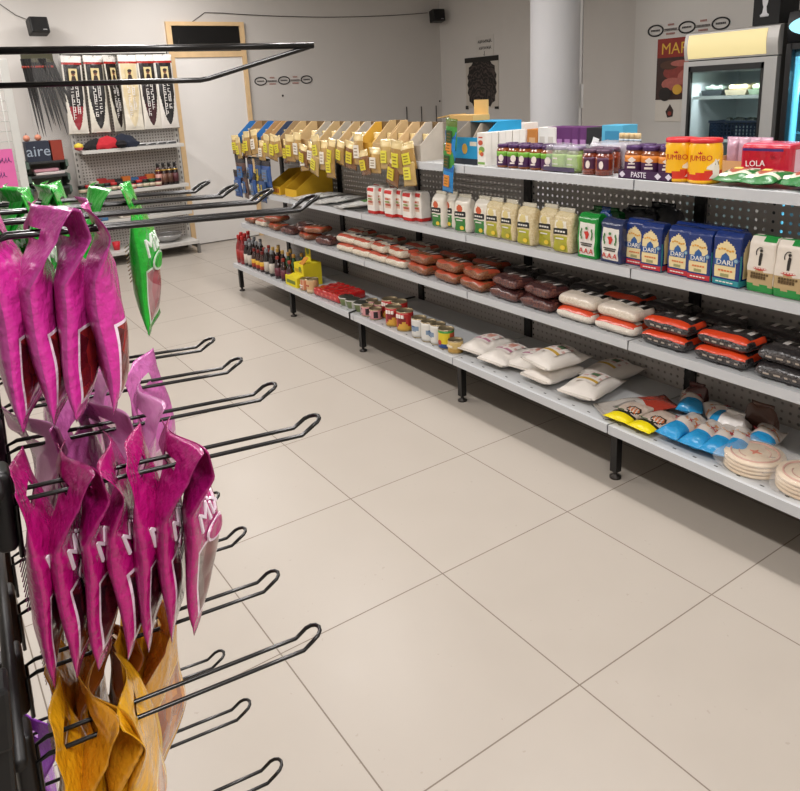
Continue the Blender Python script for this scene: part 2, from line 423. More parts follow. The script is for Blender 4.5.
scribble(g, -.12, .03, .05, 6, -.003); scribble(g, -.10, -.045, .045, 6, -.003); g.tube([(0, -.003, -.06), (0, -.003, -.115), (-.015, -.003, -.10)], .003, 5)
part('handwriting', g, mat('3a3634', .6), t)
# meat poster beside the fridge
t = thing('meat_poster', 'tall poster headed MAR with raw meat photo beside the glass-door fridge', 'poster', (RX2 - .004, 2.055, 1.555), FACE)
part('sheet', G().box(-.255, .255, -.003, 0, -.33, .33), mat('d9d3c9', .6), t)
part('banner', G().box(-.255, .255, -.0045, -.003, .18, .33), mat('8e2417', .5), t)
g = G().text('MAR', .125, -.09, -.0055, .245, 0, sx=1.0); part('lettering', g, mat('e0b13c', .5), t)
part('picture', G().box(-.255, .255, -.0045, -.003, -.155, .18), mat('3a2019', .5, var=.6, vs=14), t)
g = G()
r2 = random.Random(3)
for i, (x, z, a, b, mi) in enumerate(((-.06, .06, .13, .06, 0), (.06, .02, .11, .07, 1), (-.1, -.03, .1, .05, 1), (.12, .1, .09, .05, 0), (.02, -.07, .12, .035, 0), (-.13, .12, .09, .035, 2), (-.02, .13, .1, .025, 1), (.16, -.04, .07, .05, 2))):
    g.disc(x, -.0045 - .0005 * i, z, a, b, mi, 16, .0008)
g.disc(-.045, -.009, -.075, .045, .04, 3, 20, .001); g.disc(-.16, -.009, -.11, .06, .055, 4, 20, .001)
part('meat_cuts', g, [mat('8d3a32', .4, var=.3, vs=40), mat('b3655a', .4, var=.3, vs=40), mat('51301f', .5), mat('d8a63a', .5), mat('1e1512', .5)], t)
for x in (-.11, .06):
    g = G()
    g.prism([(x, -.19), (x + .035, -.24), (x + .03, -.29), (x - .02, -.30), (x - .04, -.25)], 'y', -.005, -.003, 0); g.disc(x, -.0055, -.265, .018, .018, 1, 12, .001)
    part('small_picture', g, [mat('33211c', .5), mat('8b3428', .5)], t)
# ------------------------------------------------------------------ hair display on the back wall
def peg_mat(base, hole, pitch=.025, rad=.0034, through=False, axes=(0, 2)):
    m = bpy.data.materials.new('perforated_steel'); m.use_nodes = True; nt = m.node_tree; b = nt.nodes['Principled BSDF']; L = nt.links.new
    tc = nt.nodes.new('ShaderNodeTexCoord'); sp = nt.nodes.new('ShaderNodeSeparateXYZ'); L(tc.outputs['Object'], sp.inputs[0])
    def mth(op, a, c=None):
        n = nt.nodes.new('ShaderNodeMath'); n.operation = op
        for i, q in enumerate((a, c)):
            if q is None: continue
            if isinstance(q, (int, float)): n.inputs[i].default_value = q
            else: L(q, n.inputs[i])
        return n.outputs[0]
    d = None
    for ax in axes:
        f = mth('SUBTRACT', mth('FRACT', mth('ADD', mth('DIVIDE', sp.outputs[ax], pitch), 100.5)), .5)
        d = mth('MULTIPLY', f, f) if d is None else mth('ADD', d, mth('MULTIPLY', f, f))
    hm = mth('LESS_THAN', d, (rad / pitch) ** 2)
    b.inputs['Base Color'].default_value = srgb(base); b.inputs['Roughness'].default_value = .5
    if through:
        tr = nt.nodes.new('ShaderNodeBsdfTransparent'); ms = nt.nodes.new('ShaderNodeMixShader')
        L(hm, ms.inputs[0]); L(b.outputs[0], ms.inputs[1]); L(tr.outputs[0], ms.inputs[2]); L(ms.outputs[0], nt.nodes['Material Output'].inputs['Surface'])
    else:
        mx = nt.nodes.new('ShaderNodeMix'); mx.data_type = 'RGBA'; mx.inputs['A'].default_value = srgb(base); mx.inputs['B'].default_value = srgb(hole)
        L(hm, mx.inputs['Factor']); L(mx.outputs['Result'], b.inputs['Base Color'])
    return m
UY = 6.27
U = thing('wall_shelf_unit', 'grey perforated back panel with four shelves against the back wall beside the door', 'shelving unit', (.70, UY, 0))
part('back_panel', G().box(-.505, .505, 0, .02, .12, 2.12), peg_mat('b3aea8', '6a645f', .03, .008), U)
pm = mat('a9a7a2', .45)
for sx in (-1, 1):
    g = G().box(sx * .525 - .022, sx * .525 + .022, -.01, .035, 0, 2.16)
    for k in range(34): g.box(sx * .525 - .006, sx * .525 + .006, -.011, -.009, .2 + k * .057, .228 + k * .057, 1)
    part('upright', g, [mat('bdbab4', .45), mat('4a4744', .6)], U)
    g = G().box(sx * .50 - .015, sx * .50 + .015, -.40, 0, .06, .10); g.box(sx * .50 - .015, sx * .50 + .015, -.40, -.37, 0, .06); part('foot', g, mat('6d6a66', .45), U)
def wshelf(z, d):
    g = G().box(-.51, .51, -d, -.002, z - .03, z - .001); g.box(-.51, .51, -d - .003, -d, z - .035, z); return part('shelf', g, mat('c5c3be', .4), U, .002)
for z, d in ((1.165, .27), (.745, .27), (.45, .27), (.14, .40)): wshelf(z, d)
part('top_lamp_strip', G().box(-.505, .505, -.05, -.01, 2.09, 2.13), mat('d8d6d2', .4), U)
# packs of hair extension
def hairpack(hair, tip, back):
    t = thing('hair_extension_pack', None, 'hair pack')
    W, H = .195, .755
    def dz(sd, u, v):
        if v > .93: return 1
        if sd == 'f':
            if .885 < v < .92: return 2
            if v > .92: return 1
            if .06 < v <= .885:
                wd = .41 * min(1, (max(0, v - .06) / .40) ** .5)
                if abs(u - .5) < wd: return 4 if v < .36 else 3
            return 0
        return 0
    part('sleeve', G().pouch(W, H, .03, 36, 70, seed=len(hair) + ord(hair[0]), fin=.03, design=dz, amp=.005, px=.3, M=T(0, 0, -H)),
         [film(back), film('e6e2dc'), film('a52a24'), mat(hair, .35, bump=.6, bs=120, coat=.3), mat(tip, .35, bump=.6, bs=120, coat=.3)], t)
    part('photo_card', G().box(-.038, .04, -.0225, -.021, -.26, -.125), mat('d8c692', .5), t)
    g = G().disc(.002, -.0226, -.17, .018, .024, 0, 14, .0012); g.prism([(-.025, -.255), (.03, -.255), (.018, -.195), (-.012, -.195)], 'y', -.0226, -.0235, 1); g.disc(.004, -.0237, -.158, .022, .016, 1, 12, .0008)
    part('portrait', g, [mat('7b4a33', .5), mat('2b1a16', .5)], t)
    g = G(); r = random.Random(ord(hair[1]))
    for col_ in range(2):
        z = -.29
        while z > -.60 + .05 * col_:
            l = r.uniform(.018, .032); x = -.022 + col_ * .045
            g.box(x - .013, x + .013, -.0205, -.0195, z - .005, z, 0)
            if r.random() < .7: g.box(x - .013, x - .007, -.0205, -.0195, z - l, z, 0)
            if r.random() < .5: g.box(x + .006, x + .012, -.0205, -.0195, z - l, z, 0)
            z -= l
    part('print_marks', g, mat('e8e4e0', .5), t)
    part('hanger', G().tube([(0, .05, -.012), (0, -.03, -.012), (0, -.045, .0)], .003, 6), mat('8f8d8a', .3, .9), t)
    return t
HP = [(75, '151010', '8f1424', 'd8d3c8', 'long hair pack, black fading to bright crimson, leftmost on panel'), (97, '141213', '141213', 'd8d4c6', 'long black hair pack hanging second from left on the panel'),
      (113, '16110f', '1c1412', 'cfcabb', 'narrow darkest hair pack hanging third from left, half turned'), (131, 'd6c49c', 'dccdaa', 'dcd6c6', 'blonde hair pack on the perforated panel, the only pale one'),
      (149, '1a0f11', '3a1016', 'd8d3c8', 'long hair pack, black fading to dark burgundy, second from door'), (166, '121012', '121012', 'd8d3cc', 'long black hair pack hanging closest to the door frame')]
for i, (u, a, b, c, l) in enumerate(HP):
    o = hairpack(a, b, c); x = xfor(u, 6.15, 1.85)
    o.location = (x, UY - .065, 2.075); o.rotation_euler = (math.radians(-2), math.radians((2.5, 2, 0, 1.5, 1, .5)[i]), math.radians((0, 0, 38, 0, 4, 0)[i])); tag(o, l, 'hair pack', 'hair packs on the perforated panel')
# bundle of braids in a clear bag
t = thing('braid_bundle', 'bundle of long black pointed braids with red ties hanging left of panel', 'braids', (-.05, YB - .15, 2.09))
def tp(g, a, b, ra, rb, n=8):
    vs = [(p[0] + q * math.cos(2 * PI * i / n), p[1] + q * math.sin(2 * PI * i / n), p[2]) for p, q in ((a, ra), (b, rb)) for i in range(n)]
    g.add(vs, [(i, (i + 1) % n, n + (i + 1) % n, n + i) for i in range(n)], 0, True)
g = G(); g2 = G()
r = random.Random(5)
for i in range(13):
    x0 = -.13 + .021 * i; x1 = x0 * 1.1 + .05 + r.uniform(-.02, .02) + .0007 * i * i; L_ = r.uniform(.60, .74)
    P_ = []
    for k in range(9):
        a = k / 8; P_.append((x0 + (x1 - x0) * a, -.02 - .012 * math.sin(i), -.04 - L_ * a))
    for k in range(8):
        ra, rb = .017 * (1 - k / 8) ** .7 + .0015, .017 * (1 - (k + 1) / 8) ** .7 + .0015
        tp(g, P_[k], P_[k + 1], ra, rb)
    g2.lathe([(.0185, -.01), (.0185, .01)], 8, M=T(x0, P_[0][1], -.115))
part('braids', g, mat('0e0b0a', .75), t); part('ties', g2, mat('8c2b1e', .5), t)
part('header_card', G().box(-.14, .14, -.035, -.005, -.075, .01), mat('3c3a24', .6, var=.4, vs=30), t, .004)
part('clear_sleeve', G().pouch(.40, .90, .06, 8, 14, seed=4, fin=.02, amp=.006, px=.25, M=T(.05, -.02, -.89)), mat('ececec', .25, alpha=.05), t)
# white post with wire grid, pink paper
t = thing('wire_grid_display', 'white wire grid panel with white post at far left behind the hooks', 'display stand', (xfor(11, 5.0, 1.6), 5.0, 0))
part('post', G().box(-.03, .03, -.02, .02, 0, 1.98), mat('d5d6d2', .4), t, .003)
part('foot', G().box(-.75, .06, -.16, .16, 0, .03), mat('b9bab6', .4), t, .004)
g = G()
for k in range(9): g.tube([(-.06 - .085 * k, 0, .12), (-.06 - .085 * k, 0, 1.95)], .0035, 5)
for k in range(23): g.tube([(-.75, .004, .14 + .08 * k), (-.02, .004, .14 + .08 * k)], .0035, 5)
part('grid', g, mat('c9ccc6', .4), t)
z1 = zfor(152, -.85, 4.95); z0 = zfor(196, -.85, 4.95); xr = xfor(16, 4.95, (z0 + z1) / 2)
t = thing('pink_paper_sign', 'bright pink paper sheet with handwriting hanging on the white grid', 'paper sign', (xr, 4.975, z0))
H = z1 - z0
part('sheet', G().box(-.26, 0, -.002, 0, 0, H), mat('e56fb0', .8), t)
g = G(); scribble(g, -.19, H * .68, .05, 4, -.003); scribble(g, -.2, H * .35, .05, 3, -.003); part('handwriting', g, mat('4b2d6a', .6), t)
# narrow rack with green brackets
ry = 6.0
xl, xr = xfor(25, ry, 1.2), xfor(61, ry, 1.2); zA = zfor(162, xl, ry)
t = thing('small_wall_rack', 'narrow black rack with dark green slanted brackets left of the perforated panel', 'rack', ((xl + xr) / 2, ry, 0)); hw = (xr - xl) / 2
zs = [zA, zfor(176, xl, ry), zfor(188, xl, ry)]
part('back_plate', G().box(-hw, hw, .20, .22, .05, zA - .01), mat('c3beb6', .6), t)
for k, z in enumerate(zs + [.35]):
    part('shelf', G().box(-hw, hw, -.12 - .02 * k, .2, z - .022, z), mat('26292a', .5), t, .003)
for sx in (-1, 1):
    g = G(); x = sx * (hw + .012) if sx > 0 else -hw - .012
    for k, z in enumerate(zs + [.35]):
        g.prism([(.2, z), (-.12, z), (-.14, z - .06), (-.10, z - .06), (.0, z - .10), (.2, z - .12)], 'x', x - .012, x + .012)
    g.box(x - .012, x + .012, .17, .22, 0, zA + .02); part('bracket', g, mat('2f4438', .5), t)
g = G().box(-hw, hw, -.13, -.10, 0, .33); part('foot_panel', g, mat('3c4642', .5), t)
zt = zfor(142, xl, ry) - zA
W = 2 * hw * .64
t = thing('aire_box', 'navy box lettered aire standing on the narrow black rack', 'box', ((xl + xr) / 2 - hw + W / 2, ry - .02, zA))
part('carton', G().box(-W / 2, W / 2, -.09, .09, 0, zt), card('232a3a'), t, .002)
part('lettering', G().text('aire', zt * .75, 0, -.092, zt * .5, 0), mat('9aa6b4', .5), t)
W2 = 2 * hw * .32
t = thing('red_carton', 'plain red carton beside the navy aire box', 'box', ((xl + xr) / 2 + hw - W2 / 2, ry - .02, zA))
part('carton', G().box(-W2 / 2, W2 / 2, -.09, .09, 0, zt * .98), card('8c3222'), t, .002)
part('flap', G().box(-W2 / 2, W2 / 2, -.09, .0, zt * .98, zt * 1.0), card('7d2c1f'), t)
for k, (dx, h) in enumerate(((-.13, '9a5a44'), (-.03, 'b07050'))):
    t = thing('small_toy_ball', 'small salmon coloured round item on top of the aire box, %s one' % ('left', 'right')[k], 'ball', ((xl + xr) / 2 + dx, ry - .02, zA + zt))
    part('ball', G().lathe([(.002, 0), (.022, .008), (.032, .03), (.024, .052), (.003, .062)], 12), mat(('d08a70', 'c98468')[k], .5), t)
    part('stem', G().tube([(0, 0, .06), (.004, 0, .08)], .003, 5), mat('5c3020', .5), t)
for k in range(2):
    z = zs[1]; o = thing('folded_towel', ('pale pink folded cloth on the middle shelf of the narrow rack', 'white folded cloth under the pink one on the narrow rack')[1 - k], 'cloth', ((xl + xr) / 2 + .02 - .03 * k, ry, z + k * .03))
    part('cloth', G().softbox(.26 - .04 * k, .18, .03, 10, 6, 3, .012, lambda x, y, z: (x, y, z + .006 * noise.noise(Vector((x * 20, y * 20, k))) * (1 if z > .01 else 0))), mat(('dcd3d0', 'cf9aa6')[k], .9), o)
    part('hem', G().box(-.12 + .02 * k, .12 - .02 * k, -.0915, -.089, .004, .009), mat(('c7bcb8', 'b57f8c')[k], .9), o)
# clothes and caps on the top shelf of the unit
sx = lambda u, y=6.08, z=1.17: xfor(u, y, z)
def heap(name, label, cat, u, w, d, h, m, seed, z=1.165, amp=.03):
    t = thing(name, label, cat, (sx(u), UY - .14, z))
    def df(x, y, zz):
        k = max(0, 1 - (2 * x / w) ** 2) * max(0.2, 1 - (2 * y / d) ** 2)
        return (x, y, zz * (.35 + .65 * k) + (amp * noise.noise(Vector((x * 14 + seed, y * 14, zz * 8))) if zz > .01 else 0))
    part('cloth', G().softbox(w, d, h, 16, 10, 5, .03, df), m, t)
    return t
t = heap('folded_garment', 'red crumpled cloth in the middle of the heap on wall shelf', 'clothes', 109, .26, .18, .13, mat('b3202c', .9, bump=.6, bs=25), 2)
t.location.y -= .02
heap('folded_garment', 'black crumpled garment at left end of the heap on wall shelf', 'clothes', 96, .22, .18, .10, mat('191719', .95, bump=.6, bs=25), 5).location.y -= .0
o = heap('folded_garment', 'dark navy crumpled garment at right end of the heap on wall shelf', 'clothes', 126, .28, .2, .135, mat('1b2130', .95, bump=.6, bs=25), 9)
t = thing('rolled_sock', 'black ball of cloth drooping over front of wall shelf below heap', 'cloth', (sx(120), UY - .255, 1.165)); part('cloth', G().lathe([(.003, 0), (.04, .008), (.055, .04), (.04, .07), (.003, .078)], 14), mat('141214', .95, bump=.5, bs=30), t); part('band', G().lathe([(.0555, .034), (.0555, .046)], 14), mat('2a272a', .9), t)
t = thing('multicoloured_ball', 'little yellow and pink ball at left end of wall shelf', 'ball', (sx(79), UY - .2, 1.165)); part('ball', G().lathe([(.003, 0), (.03, .008), (.045, .035), (.04, .062), (.003, .078)], 16, design=lambda u, z: 0 if z > .035 else 1), [mat('d8c23c', .5), mat('cf5a5c', .5)], t)
# small white boxes at right of the heap
for k in range(4):
    t = thing('silver_blister_tray', 'flat silver and black packet on wall shelf, %s right of the clothes' % ORD[k], 'packet', (sx(141 + 10 * k), UY - .17, 1.165), group='flat packets on the wall shelf'); part('tray', G().softbox(.10, .13, .03, 5, 4, 3, .008), mat('b9b9b9', .3, .4), t)
    part('label', G().box(-.04, .04, -.067, -.064, .006, .024), mat('3a3a3c', .5), t)
# jars and boxes on the second shelf
zz = .745
jarcols = ['2f5a3a', '5b2a1e', 'a3262c', '30302f', 'c2452c', '274a63', 'b98a2c', '7a1f2c']
def smalljar(c, lid):
    t = thing('hair_cream_jar', None, 'jar'); part('jar', G().lathe([(.034, 0), (.036, .006), (.036, .05), (.032, .056)], 14), mat(c, .35), t); part('lid', G().lathe([(.037, .056), (.037, .078), (.033, .082)], 14), mat(lid, .35), t)
    part('label', G().lathe([(.0366, .012), (.0366, .044)], 14), mat('c9b7a0', .5), t); return t
cn = {'2f5a3a': 'green', '5b2a1e': 'brown', 'a3262c': 'red', '30302f': 'black', 'c2452c': 'orange', '274a63': 'blue', 'b98a2c': 'mustard', '7a1f2c': 'wine red'}
for k in range(13):
    c = jarcols[(k * 3 + k // 4) % 8]; o = smalljar(c, ['1c1a1a', 'b02a2a', '1d1d20', '2c5a35'][k % 4]); o.location = (sx(82 + 6.3 * k, 6.07, .76), UY - .23, zz)
    tag(o, '%s cream jar in the front row under the perforated panel, %s from left' % (cn[c], ORD[k]), 'jar', 'cream jars on the wall shelf')
bc = [('c9c2b4', 'cream'), ('a92b2b', 'red'), ('b8352f', 'scarlet'), ('28282a', 'black'), ('d0742f', 'orange'), ('3a6a9a', 'blue'), ('b1272f', 'crimson'), ('d4773a', 'light orange'), ('c96a30', 'dark orange')]
for k, (c, nme) in enumerate(bc):
    t = thing('hair_product_carton', '%s carton in the back row behind cream jars, %s from left' % (nme, ORD[k]), 'carton', (sx(95 + 8.0 * k, 6.15, .8), UY - .09, zz), group='cartons behind the cream jars')
    hh = .10 + .02 * (k % 3 == 1); part('carton', G().box(-.042, .042, -.04, .04, 0, hh), card(c), t, .002); part('print', G().box(-.028, .028, -.0415, -.039, .03, .075), mat(['3a2320', 'e8ddc8', '1d1b1b'][k % 3], .6), t)
def tallbottle(c, lab):
    t = thing('hair_oil_bottle', None, 'bottle'); part('bottle', G().lathe([(.03, 0), (.032, .006), (.032, .15), (.02, .175), (.013, .19)], 16), mat(c, .2, coat=.5), t); part('cap', G().lathe([(.016, .19), (.016, .225), (.013, .23)], 12), mat('1a1718', .35), t); part('neck_band', G().lathe([(.0325, .152), (.0325, .164)], 16), mat('c4a050', .3, .6), t)
    part('label', G().lathe([(.0325, .03), (.0325, .12)], 16, design=lambda u, z: 0 if abs(u - .5) < .25 else 1), [mat(lab, .5), mat(c, .3)], t); return t
for k, (c, lab) in enumerate((('4d1416', 'b98a80'), ('2a1412', '6d4a3a'), ('221211', '5a3a2c'), ('1c1010', '54242a'))):
    o = tallbottle(c, lab); o.location = (sx(158.5 + 5.6 * k, 6.05, .85), UY - .22, zz); tag(o, '%s tall dark hair oil bottle at right end of lower wall shelf' % ['leftmost and reddest', 'second', 'third', 'rightmost and darkest'][k], 'bottle', 'tall bottles on the wall shelf')
# lower shelves
for k, (u, c, l, w_, h_) in enumerate(((92, '3f6f9a', 'flat blue box on the third wall shelf, left half', .3, .05), (126, 'cfc8bc', 'cream coloured packet on the third wall shelf near the middle', .14, .07), (160, 'd8d8d6', 'long white packet on the third wall shelf at right', .26, .05))):
    t = thing('flat_packet', l, 'packet', (xfor(u, 6.08, .48), UY - .16, .45)); part('box', G().softbox(w_, .16, h_, 8, 5, 3, .01), mat(c, .5), t); part('print', G().box(-w_ * .3, w_ * .3, -.0815, -.079, h_ * .3, h_ * .6), mat('6b5550', .6), t)
t = thing('metal_bowl', 'wide shallow silver bowl on the bottom wall shelf at right', 'bowl', (xfor(168, 6.05, .2), UY - .2, .14)); part('bowl', G().lathe([(.06, 0), (.08, .004), (.13, .04), (.155, .075), (.16, .078), (.15, .074), (.12, .04), (.06, .012), (.005, .01)], 28), mat('cfcfd0', .25, .85), t); part('rim', G().tube([(.158 * math.cos(2 * PI * i / 32), .158 * math.sin(2 * PI * i / 32), .078) for i in range(32)], .004, 6, closed=True), mat('d8d8da', .2, .9), t)
t = thing('red_plastic_cup', 'small red cup on the bottom wall shelf left of bowl', 'cup', (xfor(117, 6.0, .18), UY - .25, .14)); part('cup', G().lathe([(.03, 0), (.04, .08), (.037, .08), (.028, .005)], 16), mat('c4202e', .4), t); part('rim', G().tube([(.039 * math.cos(2 * PI * i / 20), .039 * math.sin(2 * PI * i / 20), .08) for i in range(20)], .003, 6, closed=True), mat('d8404a', .4), t)
# ------------------------------------------------------------------ gondola shelving: one thing per one-metre bay
ZS = (.251, .579, .871, 1.2104); XB, XU, XP = .875, .980, 1.400
deckm = mat('b9bbbc', .42, var=.05, vs=5); lipm = mat('c4c7ca', .4, var=.03); blackm = mat('100f0f', .45)
pegm = peg_mat('b4afaa', '333', .0333, .0062, True, (1, 2))
def deck(x0, x1, z, front):                                # tray with a front lip
    g = G(); l = .4965
    s = 1 if front < (x0 + x1) / 2 else -1
    g.box(min(x0, x1), max(x0, x1), -l, l, z - .022, z, 0)
    a, b = sorted((front - .004 * s, front + .010 * s))
    g.box(a, b, -l, l, z - .036, z + .001, 1)
    for k in range(12): g.box(*sorted((front + .03 * s, front + .036 * s)), -.46 + k * .084, -.446 + k * .084, z, z + .0006, 2)
    return g
def bay(k, n):
    y = k + .5
    t = thing('gondola_bay', ['one metre bay of grey double sided shelving closest to camera at right edge', 'bay of grey shelving holding noodle packs and flatbreads on its base', 'bay of grey shelving with white sacks on its base shelf', 'bay of grey shelving with tins along its base shelf', 'farthest bay of grey shelving with sauce bottles on its base'][k + 1], 'shelving bay', (0, y, 0), 0, None)
    for i, z in enumerate(ZS):
        x0 = XB if i == 0 else XU
        part('shelf', deck(x0, XP - .012, z, x0), [deckm, lipm, mat('4c4a48', .6)], t)
    for z in (ZS[0], ZS[3]):
        xf = 1.93 if z < .3 else 1.83
        part('rear_shelf', deck(XP + .022, xf, z, xf), [deckm, lipm, mat('4c4a48', .6)], t)
    g = G()
    for z0, z1 in ((.0, .40), (.402, .80), (.802, 1.185)): g.box(XP, XP + .0012, -.474, .474, z0, z1)
    part('back_panel', g, pegm, t)
    part('rear_back_panel', G().box(XP + .010, XP + .018, -.474, .474, 0, .868), mat('8d8984', .6), t)
    part('base_shade_panel', G().box(XP - .030, XP - .018, -.474, .474, 0, .214), blackm, t)  # black panel added to deepen the shadow under the base shelf
    part('rear_light_block', G().box(1.895, 1.905, -.497, .497, 0, .214), blackm, t)  # unseen panel added to keep rear light from reaching under the bay
    for yy in ((-.5, .5) if k == 3 else (-.5,)):
        o = G().box(XP - .014, XP + .022, yy - .025, yy + .025, 0, 1.205)
        for q in range(22): o.box(XP - .0148, XP - .0138, yy - .006, yy + .006, .09 + q * .05, .115 + q * .05, 1)
        part('upright', o, [blackm, mat('2c2a29', .6)], t)
        o = G().prism([(XP, .05), (XP, .205), (.93, .205), (.93, .165), (1.0, .165)], 'y', yy - .012, yy + .012)
        o.box(.912, .944, yy - .016, yy + .016, .03, .205)
        f_ = part('base_foot', o, blackm, t)
        part('levelling_pad', G().lathe([(.024, 0), (.024, .008), (.009, .014), (.009, .034)], 14, M=T(.928, yy, 0)), mat('3a3633', .4, .5), f_)
        o = G().prism([(XP + .02, .05), (XP + .02, .205), (1.88, .205), (1.88, .165), (1.8, .165)], 'y', yy - .012, yy + .012); o.box(1.86, 1.892, yy - .016, yy + .016, 0, .205)
        part('rear_base_foot', o, blackm, t)
        for i, z in enumerate(ZS[1:]):
            part('bracket', G().prism([(XP - .01, z - .022), (XU + .06, z - .022), (XU + .06, z - .036), (XP - .01, z - .10)], 'y', yy - .006 + .02 * (1 if yy < 0 else -1), yy + .002 + .02 * (1 if yy < 0 else -1)), mat('8d8b87', .45), t)
    if k == 2:
        part('divider_wire', G().tube([(XB - .006, -.46, ZS[0] - .035), (XB - .008, -.46, ZS[0] + .006), (XB + .05, -.46, ZS[0] + .012), (XP - .03, -.46, ZS[0] + .012)], .006, 6), blackm, t)
    return t
for k in (-1, 0, 1, 2, 3): bay(k, 5)
# ------------------------------------------------------------------ groceries on the gondola
def atc(xf, uL, z, r): return (xf + r, yfor(uL, xf + .2 * r, z) - .6 * r, z)
def at(xf, uL, z, w, d):            # front-left corner seen at column uL -> bottom-centre point
    return (xf + d / 2, yfor(uL, xf, z) - w / 2, z)
def gable(w, d, h, top=.82, bulge=.05, seed=0, amp=.003, squash=.12):
    def f(x, y, z):
        v = z / h
        k = 1 + bulge * math.sin(PI * min(1, v / top))
        if v > top:
            q = (v - top) / (1 - top); y = y * (1 - (1 - squash) * q)
        nz = noise.noise(Vector((x * 30 + seed * 5, y * 30, z * 30))) * amp * (1 if v > .02 else 0)
        return (x * k + nz, y * (k + .03) + nz, z + (nz if v > .3 else 0))
    return f
def flourpack():                    # small paper flour pack, red bands
    t = thing('flour_pack', None, 'flour')
    w, d, h = .085, .065, .165
    def dz(s, u, v):
        if s in 'flrb':
            if v < .12: return 1
            if .84 < v < .95 and s in 'f' and .12 < u < .88: return 1
            if s == 'f' and .30 < v < .72 and .2 < u < .8: return 2 if (int(v * 30) % 3) else 0
        return 0
    part('bag', G().softbox(w, d, h, 12, 6, 24, .008, gable(w, d, h, .9, .05, 1, .002, .75), dz), [mat('e9e3da', .6, bump=.15), mat('c62a25', .5), mat('d2ae9a', .6)], t)
    g = G()
    for i in range(3): g.box(-.024, .024 - .008 * i, -d / 2 - .0062, -d / 2 - .0045, h * (.45 + .1 * i) - .003, h * (.45 + .1 * i) + .004, i % 2)
    part('print', g, [mat('b8402f', .5), mat('7d9a3c', .5)], t)
    return t
fl = Kind(flourpack())
us = [368, 376, 385, 394.5, 403, 413]
for i, u in enumerate(us):
    fl.put(at(1.0 + (.03 if i % 2 else 0) + .01, u, ZS[2], .085, .065), FACE + rnd.uniform(-.1, .1), 'red and white paper flour pack, %s from left end of its row' % ORD[i], 'red and white flour packs')
for i, u in enumerate((374, 388, 400)):
    fl.put(at(1.12, u, ZS[2], .085, .065), FACE + rnd.uniform(-.1, .1), 'red and white flour pack in the back row, %s from left' % ORD[i], 'red and white flour packs')
def ricepack(base, low, lowname, contents=None, seed=0):
    t = thing('rice_bag', None, 'rice')
    w, d, h = .10, .06, .175
    def dz(s, u, v):
        if s == 'f':
            if .06 < v < .44 and .08 < u < .80: return 1
            if .46 < v < .60 and .08 < u < .80: return 2
            if .60 < v < .80 and .12 < u < .74: return 3 if ((u - .4) ** 2 + ((v - .7) * 1.6) ** 2) < .035 else (4 if v > .62 else 0)
        return 0
    bag = part('bag', G().softbox(w, d, h, 16, 8, 24, .016, gable(w, d, h, .86, .06, seed, .004, .25), dz),
               [base, mat(low, .35, coat=.4), mat('1c1d1c', .4), mat('c85a35' if lowname == 'green' else 'd8c78a', .4), mat('e8e2d2', .4)], t)
    g = G()
    for i in range(4): g.box(-.035 + i * .015, -.025 + i * .015, -d / 2 - .0062, -d / 2 - .004, h * .535 - .003, h * .535 + .004, 0)
    g.box(-.03, .012, -d / 2 - .0062, -d / 2 - .004, h * .35, h * .35 + .005, 0)
    g.disc(.008, -d / 2 - .0045, h * .15, .014, .010, 1, 14)
    part('print', g, [mat('e6e4dc', .5), mat('e0c23c', .5)], t)
    part('top_seal', G().pouch(w * .9, .026, .004, 8, 3, seed=seed, fin=.3, amp=.004, M=T(0, 0, h - .008)), clearfilm('e6e0cc', .6), t)
    return t
gb = Kind(ricepack(mat('ded8cb', .3, bump=.2, coat=.4), '2f7a33', 'green', seed=3))
for i, u in enumerate((432, 443.5, 455, 474)):
    gb.put(at(1.0 + (0, .03, 0, .02)[i], u, ZS[2], .10, .06), FACE + (.02, -.05, .12, .0)[i], 'white grain bag with dark green label and picture, %s from the flour packs' % ORD[i], 'white bags with green labels')
rc = Kind(ricepack(speck('cdb98c', 'e0d2aa', 260), 'a9a52c', 'lime', seed=8))
for i, u in enumerate((486, 500.5, 517, 538, 553)):
    rc.put(at(1.0 + (.02, .02, 0, .035, 0)[i], u, ZS[2], .10, .06), FACE + (.03, -.06, .02, -.03, .05)[i], 'pale rice bag with lime green label, %s from the green labelled bags' % ORD[i], 'rice bags with lime green labels')
def aaa(border, bname, topm):
    t = thing('tea_bag', None, 'tea')
    w, d, h = .10, .065, .185
    def dz(s, u, v):
        if s == 'f' and .06 < v < .80 and .1 < u < .9: return 1
        return 0
    part('bag', G().softbox(w, d, h, 20, 8, 24, .006, gable(w, d, h, .88, .03, 5, .003, .35), dz), [film(border), mat('e4e0d8', .4)], t)
    g = G(); y = -d / 2 - .004
    g.text('A.A.A', .030, 0, y - .0022, h * .17, 0)
    g.prism([(-.012, h * .60), (.006, h * .62), (.014, h * .55), (.004, h * .44), (-.003, h * .45), (-.004, h * .53)], 'y', y - .003, y, 0)
    for s_ in (-1, 1):
        for k in range(4): g.disc(s_ * (.026 + .004 * math.sin(k)), y - .001, h * (.46 + .06 * k), .003, .007, 1, 8)
    g.disc(0, y - .001, h * .68, .006, .006, 1, 8)
    for k in range(2): g.box(-.03 + .004 * k, .03 - .004 * k, y - .002, y, h * (.33 - .045 * k), h * (.33 - .045 * k) + .004, 2)
    part('print', g, [mat('c8352a', .5), mat('3d7a3c', .5), mat('3a3a38', .5)], t)
    return t
o = aaa('168a35', 'green', None); o.location = at(1.0, 577.5, ZS[2], .10, .065); o.rotation_euler = (0, 0, FACE); tag(o, 'green bag lettered A.A.A with red map emblem on white', 'tea')
